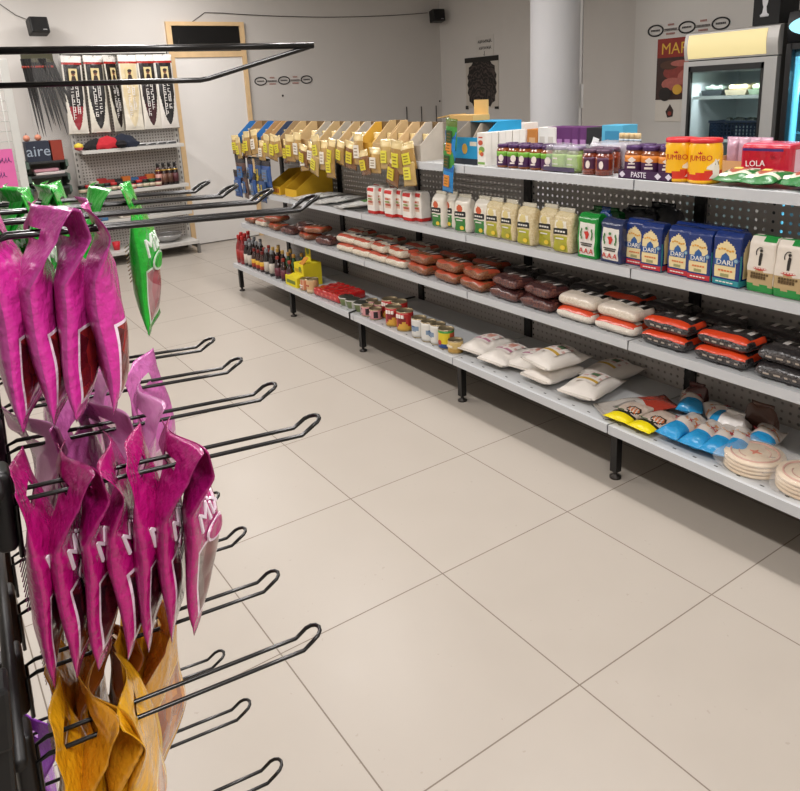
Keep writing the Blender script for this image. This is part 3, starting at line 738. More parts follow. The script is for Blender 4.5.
a2 = aaa('28335a', 'navy', None); a2.location = at(1.0, 600.5, ZS[2], .10, .065); a2.rotation_euler = (0, 0, FACE - .05); a2.scale = (1.05, 1, .95); tag(a2, 'dark navy edged bag lettered A.A.A with red map emblem', 'tea')
def foilbag(c, label, loc, w=.16, d=.12, h=.2, seed=0, rz=FACE, cat='bag', nm='foil_bag'):
    t = thing(nm, label, cat, loc, rz)
    def df(x, y, z):
        v = z / h; n = noise.noise(Vector((x * 18 + seed, y * 18, z * 18)))
        return (x * (1 - .12 * v) + n * .006, y * (1 - .7 * max(0, v - .5) * 2), z + (n * .02 if v > .6 else 0))
    part('bag', G().softbox(w, d, h, 12, 8, 12, .02, df), film(c, .3), t)
    part('top_seal', G().pouch(w * .7, .03, .004, 8, 3, seed=seed, fin=.3, amp=.01, M=T(0, 0, h - .012)), film(c, .3), t)
    return t
foilbag('136b2c', 'crumpled dark green bag behind the A.A.A bags', (1.17, yfor(606, 1.17, .98), ZS[2]), .2, .13, .17, 1)
foilbag('163f7c', 'small blue bag squeezed between the two A.A.A bags', (1.10, yfor(609, 1.12, .98), ZS[2]), .07, .05, .185, 4)
foilbag('17181f', 'black crumpled bag behind the blue and yellow packs, left one', (1.22, yfor(638, 1.2, .98), ZS[2]), .2, .14, .18, 2)
foilbag('14151b', 'black crumpled bag behind the blue and yellow packs, right one', (1.24, yfor(660, 1.22, .98), ZS[2]), .17, .13, .2, 6)
def dari(red=True):
    t = thing('couscous_pack', None, 'couscous')
    w, d, h = .092, .066, .182
    def arch(u, v):
        if v < .15: return False
        a = abs(u - .5)
        if v < .62: return a < .36
        lim = .36 - (v - .62) * .55 if v < .74 else .29 - (v - .74) * 2.4
        return a < max(0, lim)
    def dz(s, u, v):
        if s in 'fb' and arch(u * .98 + .04, v): return 1
        if s in 'rl':
            if .04 < u < .16 and v < .6: return 3
            if arch((u - .16) / .84, v) and u > .2: return 1
        if s in 'fr' and .04 < v < .13: return (2 if red else 3)
        return 0
    part('bag', G().softbox(w, d, h, 24, 16, 30, .006, gable(w, d, h, .9, .02, 2, .0015, .5), dz), [film('173070'), mat('e6d3a0', .4, coat=.2), mat('c03038', .4), mat('2d8f98', .4)], t)
    g = G(); y = -d / 2 - .002
    g.prism([(-.036, h * .39), (.031, h * .39), (.031, h * .505), (.013, h * .505), (.010, h * .57), (-.002, h * .63), (-.014, h * .57), (-.017, h * .505), (-.036, h * .505)], 'y', y - .0012, y + .001, 0)
    g.text('DARI', .024, -.0025, y - .0022, h * .447, 1, sx=1.05)
    for k in range(5): g.box(-.024 + k * .010, -.017 + k * .010, y - .001, y + .001, h * .295 - .002, h * .295 + .003, 2)
    for k in range(6): g.box(-.027 + k * .009, -.021 + k * .009, y - .001, y + .001, h * (.68 + .02 * math.sin(k * 1.2)) - .002, h * (.68 + .02 * math.sin(k * 1.2)) + .003, 3)
    g.box(-.016, .012, y - .001, y + .001, h * .185, h * .24, 4)
    for k in range(5): g.box(-.03 + k * .012, -.021 + k * .012, y - .0012, y + .001, h * .075, h * .095, 1)
    xr_ = w / 2 + .001                                  # medallion on the edge
    g.prism([(0, h * .62), (-.012, h * .57), (-.004, h * .52), (0, h * .5), (.004, h * .52), (.012, h * .57)], 'y', y - .0012, y + .001, 0, T(w / 2 - .012, 0, -.01))
    g.disc(w / 2 - .012, y - .001, h * .505, .006, .006, 5, 10)
    part('print', g, [mat('2c5a96', .4), mat('f0ece2', .4), mat('d2703a', .4), mat('d99a2c', .4), mat('9b9a6a', .5), mat('8fb0c0', .5)], t)
    return t
dk = Kind(dari(True))
dl = [(624.5, .03, 'leftmost, half hidden'), (639.5, 0, 'second from left'), (666.5, .01, 'third and middle one'), (686, 0, 'fourth from left, beside the teal based one')]
for i, (u, dx, l) in enumerate(dl):
    dk.put(at(1.0 + dx, u, ZS[2], .092, .066), FACE + (.0, .03, -.02, .02)[i], 'blue and yellow couscous pack with red base, %s' % l, 'blue and yellow couscous packs')
o = dari(False); o.location = at(1.0, 712, ZS[2], .098, .066); o.scale = (1.12, 1.05, 1.03); o.rotation_euler = (0, 0, FACE - .03); tag(o, 'blue and yellow couscous pack with teal base band, beside semolina bags', 'couscous', 'blue and yellow couscous packs')
for i, u in enumerate((672, 690, 712)):
    d2 = dup(dk.p, at(1.085, u, ZS[2], .092, .066), FACE + .02 * i, 'blue couscous pack in the back row, %s from left, only its top showing' % ORD[i], 'blue and yellow couscous packs')
def semolina():
    t = thing('semolina_bag', None, 'semolina')
    w, d, h = .092, .062, .19
    def dz(s, u, v):
        wob = .02 * math.sin(u * 12)
        if v < .15 + wob: return 1
        if s in 'fl' and v < .42 - .1 * abs(u - .5): return 2
        if v > .9 and s == 'f' and u > .5: return 1
        if s == 't' and u > .35: return 1
        return 0
    part('bag', G().softbox(w, d, h, 18, 8, 26, .010, gable(w, d, h, .88, .05, 6, .003, .3), dz), [mat('dfd6ca', .45, bump=.3, coat=.2), film('1f8a3c'), mat('b89f74', .45, bump=.25)], t)
    g = G(); y = -d / 2 - .0035; z = h * .62
    g.prism([(-.006, z - .024), (.002, z - .024), (.004, z), (.006, z + .016), (-.002, z + .02), (-.005, z + .004)], 'y', y - .001, y + .001, 0); g.disc(.001, y, z + .026, .005, .005, 0, 10)
    g.tube([(.014 * math.cos(a) - .002, y, z + .018 + .018 * math.sin(a)) for a in [1.2 + .35 * i for i in range(8)]], .0015, 5, 0)
    g.prism([(-.024, h * .435), (0, h * .40), (.024, h * .435), (.020, h * .46), (-.020, h * .46)], 'y', y - .0012, y + .001, 1)
    for k in range(5): g.box(-.021 + k * .009, -.015 + k * .009, y - .0022, y - .001, h * .44, h * .455, 3)
    for r_, zz, n_ in ((0, .325, 7), (1, .26, 6)):
        for k in range(n_): g.box(-.03 + k * .009, -.024 + k * .009, y - .0015, y + .001, h * zz, h * zz + (.010 if r_ else .007), 2)
    part('print', g, [mat('26221f', .5), mat('c03a34', .5), mat('5e4a2c', .5), mat('e9e0d6', .5)], t)
    return t
sm = Kind(semolina())
for i, u in enumerate((745.5, 772, 799)):
    sm.put(at(1.0 - .004 * i, u, ZS[2], .092, .062), FACE + (-.04, .03, .02)[i], 'white, tan and green semolina bag with figure emblem, %s from couscous packs' % ORD[i], 'semolina bags')
# flat white packs and the yellow display box at the far end of that shelf
def flatpack(stripe):
    t = thing('noodle_flat_pack', None, 'packet')
    def dz(s, u, v):
        if s == 'f' and stripe and .2 < u < .8 and v > .3: return 1
        if s == 'f' and (int(u * 14) % 4 == 0) and .35 < v < .65: return 2
        return 0
    part('pack', G().pouch(.15, .26, .03, 14, 22, seed=4 + stripe, fin=.07, design=dz, amp=.006, M=T(0, -.13, .015) @ RX(-PI / 2)), [film('eeeeea'), film('5a8a44'), film('6b6a66')], t)
    part('end_seal', G().box(-.07, .07, -.142, -.128, .012, .016), film('cfcfcc'), t)
    return t
f0, f1 = Kind(flatpack(0)), Kind(flatpack(1))
for i, (u, dz) in enumerate(((296, 0), (306, .024), (315, 0), (325, .024))):
    f0.put((1.10, yfor(u, 1.0, ZS[2]) - .08, ZS[2] + dz), FACE + .1 * (i - 1), 'flat white packet lying on shelf, %s from the yellow display box' % ORD[i], 'flat white packets')
for i, (u, dz) in enumerate(((338, 0), (347, .026))):
    f1.put((1.10, yfor(u, 1.0, ZS[2]) - .08, ZS[2] + dz), FACE - .12 + .2 * i, ('flat white packet with green panel, lower one, left of flour packs', 'flat white packet with green panel lying on top, left of flour packs')[i], 'flat white packets')
def tray(w, D, hf, hb, m, inner, t, flat=.10, th=.004):
    prof = [(0, 0), (0, hf), (D - flat, hb), (D, hb), (D, 0)]          # (depth, z)
    for s in (-1, 1):
        x = s * (w / 2 - th / 2)
        part('side_wall', G().prism(prof, 'x', x - th / 2, x + th / 2), m, t)
    part('front_lip', G().box(-w / 2 + th, w / 2 - th, 0, th, 0, hf), m, t)
    part('back_wall', G().box(-w / 2 + th, w / 2 - th, D - th, D, 0, hb), inner, t)
    part('base', G().box(-w / 2 + th, w / 2 - th, th, D - th, 0, th), inner, t)
y0 = yfor(269, 1.02, ZS[2]); w_ = .21
t = thing('yellow_display_box', 'yellow cardboard display box below the hanging spice sachets', 'box', (1.02, y0 - w_ / 2, ZS[2]), FACE)
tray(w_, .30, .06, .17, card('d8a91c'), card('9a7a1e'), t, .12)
g = G()
for k in range(6): g.box(-.09 + k * .03, -.07 + k * .03, -.0015, .0005, .015, .045)
part('print', g, card('a8571c'), t)
y0 = yfor(284, 1.02, ZS[2])
t = thing('yellow_display_box', 'second yellow cardboard display box, nearer one of the pair', 'box', (1.03, y0 - .10, ZS[2]), FACE)
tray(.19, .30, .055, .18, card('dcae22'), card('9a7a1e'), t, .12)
# hanging blue pouches at the far end
def hangpouch(c1, c2, w=.10, h=.17, lab='d8c23a', seed=0, kind='snack_pouch', cat='pouch', clear=False, t_=.022, body=None):
    t = thing(kind, None, cat)
    def dz(s, u, v):
        if s == 'f' and .78 < v: return 1
        return 0
    part('pouch', G().pouch(w, h, t_, 10, 16, seed=seed, fin=.1, design=dz, amp=.005), [body or film(c1), film(c2)], t)
    part('label', G().box(-w * .26, w * .2, -t_ / 2 - .003, -t_ / 2 + .003, h * .22, h * .62), mat(lab, .5), t)
    g = G()
    for k in range(3): g.box(-w * .18, w * .12, -t_ / 2 - .0038, -t_ / 2 - .0028, h * (.30 + .1 * k), h * (.33 + .1 * k))
    part('print', g, mat('7a5a20', .5), t)
    return t
hb = Kind(hangpouch('27508f', '14161f', lab='5a78a0', seed=2, w=.17, h=.22, t_=.03)); hb2 = Kind(hangpouch('5a4038', '15151b', lab='3b6aa0', seed=3, w=.17, h=.22, t_=.03)); hb3 = Kind(hangpouch('2a4a78', '16181f', lab='c9b23c', seed=5, w=.17, h=.22, t_=.03))
k = 0
for rowi, (zb, us_) in enumerate(((.885, (239, 247, 255, 263)), (1.00, (241, 250, 258, 266)))):
    for j, u in enumerate(us_):
        kd = (hb, hb2, hb, hb3)[(j + rowi) % 4]
        kd.put((XU - .016 + .012 * rowi, yfor(u, XU, zb + .1), zb - .08 + .0), FACE + rnd.uniform(-.2, .2), '%s pouch at far shelf end under spice trays, %s from left, %s tier' % ({0: 'blue', 1: 'brown'}.get(1 if kd is hb2 else 0) if kd is not hb3 else 'tan', ORD[j], ('lower', 'upper')[rowi]), 'pouches at the far shelf end')
t = thing('clip_rail', 'black clip rail carrying the pouches at the far shelf end', 'strip', (XU - .002, 3.66, .93), FACE)
part('rail', G().box(-.30, .30, -.004, .004, .20, .212), blackm, t); part('end_clip', G().box(-.31, -.29, -.008, .01, .19, .245), mat('2a2a2a', .4), t)
# ---- top shelf: spice trays
tops = [262, 273, 280, 287, 292, 299, 306, 317, 331, 339.5, 351, 360, 371, 381.5, 396, 408, 419.5, 432, 446]
tc_ = ['2a6fb0', '9a7a54', '2468ad', 'a98456', 'b08c5c', '32405c', 'a08660', 'c4a878', 'c8ac7c', 'b9b2a4', 'cbb080', 'b8b0a2', 'ccb082', 'bcb3a6', 'e0b040', 'c9ad7e', 'c8ab7c', 'cdb083', 'b7afa3']
tn = {'6b5a48': 'dark brown', '2a6fb0': 'bright blue', '9a7a54': 'brown', '2468ad': 'blue', 'a98456': 'brown', 'b08c5c': 'tan', '32405c': 'navy', 'a08660': 'tan', 'c4a878': 'tan', 'c8ac7c': 'tan', 'b9b2a4': 'grey', 'cbb080': 'tan', 'b8b0a2': 'grey', 'ccb082': 'tan', 'bcb3a6': 'grey', 'e0b040': 'yellow printed', 'c9ad7e': 'tan', 'c8ab7c': 'tan', 'cdb083': 'tan', 'b7afa3': 'grey'}
XT, DT = .99, .17
yR = [yfor(u, XT + DT, 1.405) for u in tops]
ys = [3.93] + yR
sk = [Kind(hangpouch('b9904a', 'd9c28a', w=.125, h=.165, lab=l, seed=i, t_=.03, kind='spice_sachet', cat='sachet', body=clearfilm(b, .85, .2))) for i, (l, b) in enumerate((('dcd23a', 'b08a4a'), ('e0d84a', 'c7a868'), ('e8e2d4', 'c09a58'), ('d8c836', '8a5c34')))]
sn = ['yellow labelled', 'pale yellow labelled', 'white labelled', 'dark yellow labelled']
for i in range(len(tops)):
    a, b = ys[i], ys[i + 1]; w = a - b - .006
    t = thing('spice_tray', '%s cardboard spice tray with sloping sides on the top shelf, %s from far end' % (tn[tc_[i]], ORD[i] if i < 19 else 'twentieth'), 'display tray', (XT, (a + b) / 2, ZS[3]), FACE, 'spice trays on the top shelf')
    tray(w, DT, .085, .195 if i != 15 else .205, card(tc_[i]), card('7a623f'), t, .045)  # inside card coloured darker to paint in the shade within the trays
    for sx_ in (0,):                                   # sachets standing inside
        pass
    j = (i * 3 + i // 3) % 4
    yy = (a + b) / 2
    n = 1 if w < .13 else 2
    for q in range(n):
        jj = (j + q) % 4; zz = ZS[3] + (-.055, -.075, -.045, -.085)[(i + q) % 4] - (.015 if q else 0)
        sk[jj].put((XU - .018 - .008 * q, yy + (0 if n == 1 else (.035 - .09 * q)), zz), FACE + rnd.uniform(-.12, .12), '%s sachet before %s tray, %s tray from far end%s' % (sn[jj], tn[tc_[i]], ORD[min(i, 18)], '' if n == 1 else (', left one', ', right one')[q]), 'spice sachets hanging from the trays', sc=(1, 1, .9 + .12 * ((i * 7 + q) % 3)), rot=(rnd.uniform(-.05, .05), rnd.uniform(-.2, .2), FACE + rnd.uniform(-.12, .12)))
    if w > .09:
        jj = (j + 2) % 4
        sk[jj].put((XT + .09, yy, ZS[3] + .005), FACE, '%s spice sachet standing inside the %s tray, %s from far end' % (sn[jj], tn[tc_[i]], ORD[min(i, 18)]), 'spice sachets inside the trays', sc=(.8, 1, .8))
for i, (u, z) in enumerate(((316, 1.075), (307, 1.09), (394, 1.07), (333, 1.065), (413, 1.08))):
    sk[(i + 1) % 4].put((XU - .018, yfor(u, XU, z + .08), z), FACE, '%s spice sachet hanging lowest in front of top shelf lip, %s one' % (sn[(i + 1) % 4], ORD[i]), 'spice sachets hanging from the trays', rot=(0, (.3, -.1, .25, 0, -.1)[i], FACE))
# green strip of sachets in front of the blue carton
gp = Kind(hangpouch('3f8f3c', '5a6f30', w=.085, h=.15, lab='2a4a22', seed=9, kind='seasoning_sachet', cat='sachet')); bp_ = Kind(hangpouch('1f7fc0', '1b5fa0', w=.085, h=.14, lab='d88a30', seed=10, kind='seasoning_sachet', cat='sachet'))
for i, (kd, u, z, l) in enumerate(((gp, 452, 1.285, 'green seasoning sachet at top of hanging strip beside the blue carton'), (gp, 450, 1.165, 'green seasoning sachet in middle of hanging strip at shelf lip'), (bp_, 451.5, 1.235, 'blue seasoning sachet in the hanging strip between two green ones'), (bp_, 450, 1.075, 'blue seasoning sachet lowest in the hanging strip below top shelf'))):
    kd.put((XU - .012 - .004 * (i % 2), yfor(u, XU, z + .07), z), FACE, l, 'sachets of the hanging strip', rot=(0, .12, FACE))
# big blue carton with cut-away side
yL = yfor(454, 1.03, ZS[3]); w = .22
t = thing('blue_display_carton', 'large bright blue cut-away carton on top shelf beside white tea cartons', 'carton', (1.03, yL - w / 2, ZS[3]), FACE)
m = card('1f93c4')
part('front_lip', G().box(-w / 2, w / 2, 0, .004, 0, .13), m, t); part('back_wall', G().box(-w / 2, w / 2, .246, .25, 0, .20), m, t); part('top_board', G().box(-w / 2 + .002, w / 2 - .002, .11, .246, .196, .20), m, t)
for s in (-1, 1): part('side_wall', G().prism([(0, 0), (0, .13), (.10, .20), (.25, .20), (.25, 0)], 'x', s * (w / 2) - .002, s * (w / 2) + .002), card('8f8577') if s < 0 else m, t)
part('inner_board', G().prism([(.004, .06), (.10, .19), (.19, .19), (.06, .05)], 'x', -.02, -.016), card('a89a88'), t)
g = G().disc(-.02, -.001, .075, .02, .025, 0, 16); g.box(-w / 2, w / 2, -.0015, 0, 0, .028, 1); g.box(.02, .07, -.0015, 0, .09, .11, 2)
part('print', g, [mat('d6a23c', .5), mat('1b2230', .5), mat('d8d2c0', .5)], t)
yL = yfor(458, 1.18, 1.42)
t = thing('cardboard_flap_box', 'open brown cardboard box with raised flap on top of blue carton', 'box', (1.15, yL - .07, ZS[3] + .201), FACE)
b = card('c9a566')
part('tray', G().box(-.09, .10, -.01, .10, 0, .028), b, t); part('raised_flap', G().box(-.01, .10, .09, .094, .028, .10), card('d2b070'), t)
part('side_flap', G().prism([(-.09, .028), (-.20, .012), (-.20, .016), (-.09, .032)], 'y', -.01, .10), b, t)
# white tea cartons
def teabox():
    t = thing('tea_carton', None, 'tea'); w, d, h = .058, .04, .155
    part('carton', G().box(-w / 2, w / 2, -d / 2, d / 2, 0, h), card('e6e2da'), t, .0015)
    g = G(); y = -d / 2 - .0006
    g.disc(-.004, y, h * .70, .016, .012, 0, 12); g.disc(.004, y, h * .5, .02, .014, 1, 12); g.disc(-.003, y - .0006, h * .4, .014, .012, 2, 12); g.disc(.006, y - .0012, h * .36, .012, .01, 0, 12); g.box(-.024, .024, y - .001, y + .001, h * .05, h * .12, 1); g.box(-.018, .01, y - .001, y + .001, h * .84, h * .88, 0)
    part('print', g, [mat('c4553c', .5), mat('7aa250', .5), mat('dcb838', .5)], t)
    return t
tb = Kind(teabox())
for i in range(6): tb.put((1.035 + .044 * i, yfor(477.5, 1.015, ZS[3]) - .030 + (.004 if i % 2 else 0), ZS[3]), FACE, 'white tea carton with fruit print, %s' % ('front one beside the jars' if i == 0 else '%s behind the front one' % ORD[i - 1]), 'white tea cartons in a file')
def jar(lidc, glassm, design, mats, r=.034, h=.106, printer=None, name='sauce_jar'):
    t = thing(name, None, 'jar')
    part('glass_body', G().lathe([(r * .86, 0), (r, .006), (r, h * .72), (r * .97, h * .78), (r * .78, h * .85), (r * .78, h * .88)], 22), glassm, t)
    part('lid', G().lathe([(r * .88, h * .86), (r * .9, h * .87), (r * .9, h * .98), (r * .84, h)], 22), mat(lidc, .3, .3), t)
    part('label', G().lathe([(r + .0006, h * .10), (r + .0006, h * .25), (r + .0006, h * .40), (r + .0006, h * .50), (r + .0006, h * .60), (r + .0006, h * .70)], 24, design=design), mats, t)
    if printer:
        g = G(); printer(g, r, h); part('print', g, mat('e8dcd4', .5), t)
    return t
saucem = mat('8a4a1e', .15, coat=.8, var=.3, vs=60)
j1 = Kind(jar('4a2a56', saucem, lambda u, z: 0 if (z > .05 and abs(u - .5) < .42 and (z > .058 or abs(u - .5) > .10)) else 1, [mat('6aa32e', .45), mat('46184c', .45)], printer=lambda g, r, h: [g.disc(.004, -r - .0008, h * .42, .013, .016, 0, 10), g.box(-.012, .010, -r - .001, -r, h * .2, h * .26)]))
for i, u in enumerate((497, 507.5, 518, 529.5, 541)):
    j1.put(atc(1.01, u, ZS[3], .034), FACE + .3 + .2 * math.sin(i * 2), 'curry paste jar with green and purple label, %s from the tea cartons' % ORD[i], 'paste jars with green and purple labels')
for i, u in enumerate((505, 517, 529, 541)):
    j1.put(atc(1.085, u, ZS[3], .034), FACE, 'paste jar in the second row, %s from left, behind the green and purple row' % ORD[i], 'paste jars with green and purple labels')
# two wrapped jars with pale green labels
j2 = Kind(jar('8a7c98', mat('6d7a40', .2, coat=.6), lambda u, z: 0, [mat('9fc069', .45)], r=.041, h=.108, printer=lambda g, r, h: [g.box(-.016, .016, -r - .001, -r, h * .3, h * .33), g.box(-.012, .012, -r - .001, -r, h * .5, h * .56)]))
for i, u in enumerate((552, 566.5)):
    j2.put(atc(1.015, u, ZS[3], .041), FACE, ('left', 'right')[i] + ' jar with pale green label inside the clear shrink wrap', 'jars in clear shrink wrap')
def wrapbox(w, d, h, seed, a=.22, c='efeff4'):
    def df(x, y, z):
        n = noise.noise(Vector((x * 30 + seed, y * 30, z * 30))) * .004
        return (x + n, y + n, z + (n * 1.5 if z > .02 else 0))
    return G().softbox(w, d, h, 14, 8, 10, .02, df), clearfilm(c, a)
yc = yfor(552, 1.056, ZS[3]) - .082
t = thing('shrink_wrap', 'clear shrink wrap around two jars with pale green labels', 'wrap', (1.06, yc, ZS[3] + .0005), FACE); g, m = wrapbox(.178, .098, .114, 2); part('wrap', g, m, t); part('printed_band', G().box(-.088, .088, -.0515, -.0495, .004, .022), mat('4a3f58', .4), t)
j3 = Kind(jar('5c4256', mat('7a2f16', .15, coat=.8, var=.4, vs=70), lambda u, z: 0 if (.40 < u < .62 and z > .02) else 1, [mat('4a1c3c', .45), mat('7a2f16', .2, coat=.6)], r=.036, h=.102, printer=lambda g, r, h: [g.disc(.0, -r - .0008, h * .42, .009, .016, 0, 10)]))
for i, u in enumerate((582, 595)):
    j3.put(atc(1.0, u, ZS[3], .036), FACE + .35, 'reddish brown pickle jar, %s of two left of the PASTE tray' % ('left', 'right')[i], 'reddish brown pickle jars')
for i, u in enumerate((590, 602)):
    j3.put(atc(1.08, u, ZS[3], .036), FACE, 'reddish brown pickle jar in the second row, %s of two' % ('left', 'right')[i], 'reddish brown pickle jars')
yc = yfor(588, 1.1, ZS[3] + .08) - .06
t = thing('shrink_wrapped_pack', 'pale shrink wrapped pack of jars behind the reddish pickle jars', 'pack', (1.20, yc, ZS[3]), FACE); g, m = wrapbox(.20, .12, .118, 7, .45, 'dcd8e0'); part('wrap', g, m, t); part('contents', G().softbox(.18, .10, .10, 8, 5, 6, .015), mat('6a5568', .5, var=.4, vs=30), t)
# PASTE tray with orange labelled jars
j4 = Kind(jar('4c3060', saucem, lambda u, z: 0 if z > .055 else 1, [mat('d07f2a', .45), mat('431a45', .45)], r=.0365, h=.118, printer=lambda g, r, h: [g.prism([(-.016, h * .56), (0, h * .46), (.016, h * .56), (0, h * .66)], 'y', -r - .0012, -r), g.box(-.016, .014, -r - .0012, -r, h * .30, h * .36), g.box(-.013, .012, -r - .0012, -r, h * .42, h * .46)]))
yL = yfor(618.5, 1.0, ZS[3])
t = thing('paste_jar_tray', 'low purple cardboard tray lettered PASTE holding orange labelled jars', 'tray', (1.0, yL - .117, ZS[3]), FACE)
w = .234; m = card('3d1c42')
part('front_lip', G().box(-w / 2, w / 2, 0, .003, 0, .032), m, t); part('base', G().box(-w / 2, w / 2, 0, .16, 0, .003), m, t)
for s in (-1, 1): part('side_wall', G().box(s * w / 2 - .0015, s * w / 2 + .0015, 0, .16, 0, .032), m, t)
part('lettering', G().text('PASTE', .028, -.025, -.001, .016, 0, sx=.9), mat('ece6ee', .5), t)
g = G()
for x in (-.10, .06, .105): g.prism([(x - .014, .016), (x, .004), (x + .014, .016), (x, .028)], 'y', -.001, 0)
part('diamonds', g, mat('d8d0dc', .5), t)
for r_ in range(2):
    for i in range(3):
        j4.put((1.042 + .074 * r_, yL - .040 - .0755 * i, ZS[3] + .0035), FACE + .35 + .05 * i, 'orange and purple labelled paste jar in PASTE tray, %s row, %s' % (('front', 'back')[r_], ('left', 'middle', 'right')[i]), 'jars in the PASTE tray')
# yellow tubs
def jumbo():
    t = thing('stock_powder_tub', None, 'tub'); r, h = .056, .152
    def dz(u, z):
        if .045 > z > .012: return 1 if z < .043 + .008 * math.sin(u * 12) else 0
        return 0
    pr_ = [(r * .9, 0), (r, .006)] + [(r, .006 + .0067 * k) for k in range(1, 15)] + [(r, .108), (r * .97, .125), (r * .9, .138), (r * .88, .141)]
    part('tub', G().lathe(pr_, 36, design=dz), [mat('f5b90c', .3, coat=.4), mat('d0301c', .3, coat=.3)], t)
    part('lid', G().lathe([(r * .93, .138), (r * .96, .14), (r * .96, .150), (r * .9, .153)], 30), mat('c8242c', .35), t)
    part('lettering', G().text('JUMBO', .026, -.006, 0, .088, 0, wrap=r + .0004), mat('c0301c', .5), t)
    cow = [(0, .020), (.034, .018), (.036, .05), (.030, .075), (.033, .084), (.025, .080), (.018, .086), (.016, .078), (.006, .070), (-.008, .060), (-.010, .052), (.0, .05), (.010, .048), (.012, .035)]
    g = G(); vs = []
    for s_ in (.0006, .0026):
        for x, z in cow: a = (x + .026) / r; vs.append(((r + s_) * math.sin(a), -(r + s_) * math.cos(a), z))
    n = len(cow); g.add(vs, [tuple(range(n)), tuple(range(n, 2 * n))[::-1]] + [(i, (i + 1) % n, n + (i + 1) % n, n + i) for i in range(n)])
    part('cow_emblem', g, mat('eae4d8', .5), t)
    g = G()
    for i, (a, b) in enumerate((((.018, .070), (.018, .067)), ((.026, .080), (.030, .066)))):
        g.tube([((r + .003) * math.sin((x + .026) / r), -(r + .003) * math.cos((x + .026) / r), z) for x, z in (a, b)], .0012, 5)
    part('cow_marks', g, mat('241c18', .5), t)
    g = G().prism([(-.012, .103), (-.013, .110), (-.009, .106), (-.006, .112), (-.003, .106), (.001, .110), (0, .103)], 'y', -r - .0012, -r + .001); part('crown', g, mat('c0301c', .5), t)
    return t
jk = Kind(jumbo())
for i, u in enumerate((664, 687.5)):
    jk.put(atc(1.0, u, ZS[3], .056), FACE + (.42, .40)[i], 'large yellow tub lettered JUMBO with red lid, %s of the front pair' % ('left', 'right')[i], 'yellow tubs with red lids')
# red shrink pack of cans
yL = yfor(739, 1.26, ZS[3]); 
t = thing('drink_can_pack', 'red shrink wrapped pack of cans lettered LOLA behind the green biscuits', 'can pack', (1.33, yL - .085, ZS[3]), FACE + .06); t.scale = (.84, 1, .86)
def df(x, y, z):
    k = abs(math.sin(x / .2 * 3 * PI)); return (x, y * (.96 + .06 * k), z if z > .03 else z + .012 * (1 - k) * (1 - z / .03))
def dz(s, u, v):
    if s == 'f' and .78 < v < .88 and .05 < u < .85: return 1
    if s == 't': return 2
    if s == 'r' and .2 < u < .8 and .15 < v < .8: return 3
    return 0
part('wrap', G().softbox(.215, .135, .14, 30, 10, 20, .02, df, dz), [film('b81a32', .25), film('3a2a6a'), film('d05068'), film('d8a8b4')], t)
g = G().text('LOLA', .034, -.035, -.074, .058, 0, rot=.06); g.box(-.06, -.01, -.0745, -.073, .036, .040); part('lettering', g, mat('f0e4e4', .4), t)
g = G().disc(-.03, -.0725, .026, .02, .014, 0, 14); g.text('50', .02, .035, -.0735, .086, 1); part('print', g, [mat('d0704a', .5), mat('8a1c30', .5)], t)
# tray of pink sachets beside it and the bottles behind
yL = yfor(712, 1.30, ZS[3] + .03)
t = thing('pink_sachet_tray', 'brown tray of pinkish wrapped packs behind the JUMBO tubs', 'tray', (1.30, yL - .09, ZS[3]), FACE)
tray(.19, .20, .05, .06, card('c99a68'), card('b08a5c'), t, .19)
for k in range(4): part('wrapped_pack', G().pouch(.05, .125, .03, 8, 12, seed=k, fin=.08, amp=.005, M=T(-.066 + .044 * k, .09, .006)), clearfilm('c9a2b4', .8, .2), t)
def smallbottle():
    t = thing('small_bottle', None, 'bottle'); part('bottle', G().lathe([(.02, 0), (.021, .004), (.021, .095), (.012, .115), (.011, .12)], 14), mat('34281e', .2, coat=.6), t); part('cap', G().lathe([(.0135, .12), (.0135, .142), (.012, .144)], 12), mat('d9bf90', .5), t); part('label', G().lathe([(.0216, .03), (.0216, .112 - .02)], 14), mat('a9b8c4', .5), t); part('neck_label', G().lathe([(.0142, .112), (.0142, .12)], 12), mat('b8c8d4', .5), t); return t
sb = Kind(smallbottle())
for i in range(4): sb.put((1.30, yfor(622.5 + 5.2 * i, 1.30, ZS[3] + .14), ZS[3]), FACE, 'small dark bottle with cream cap behind PASTE tray, %s from left' % ORD[i], 'small bottles with cream caps')
# flat green biscuit packs
def biscuit():
    t = thing('biscuit_pack', None, 'biscuits')
    def dz(s, u, v):
        if s == 'f':
            if v < .22 or v > .9: return 0
            e = ((u - .5) / .36) ** 2 + ((v - .56) / .26) ** 2
            if e < .7: return 2
            if e < 1: return 1
            return 1 if v < .34 else 0
        return 0
    part('pack', G().pouch(.125, .16, .045, 20, 26, seed=6, fin=.06, design=dz, amp=.008, M=T(0, -.08, .024) @ RX(-PI / 2)), [film('1c6e2e', .4), film('d8d2c0', .4), mat('a5503c', .4, var=.3, vs=60, coat=.4)], t)
    g = G(); g.box(-.02, .006, .000, .018, .044, .0475, 0); g.disc(-.034, 0, 0, .015, .01, 1, 12, M=T(0, -.045, .035) @ RX(-PI / 2 + .5)); part('print', g, [mat('e8c86a', .5), mat('e8e4da', .5)], t)
    return t
bk = Kind(biscuit())
for i, (u, dx, rz) in enumerate(((707, .0, .15), (735, -.005, .0), (767, .02, -.2), (790, -.004, .1))):
    bk.put((1.085 + dx, yfor(u, 1.0, ZS[3]) - .065, ZS[3] + .006), FACE + rz, 'flat green packet with round biscuit picture on top shelf, %s from the JUMBO tubs' % ORD[i], 'flat green biscuit packets', rot=(.14, 0, FACE + rz))
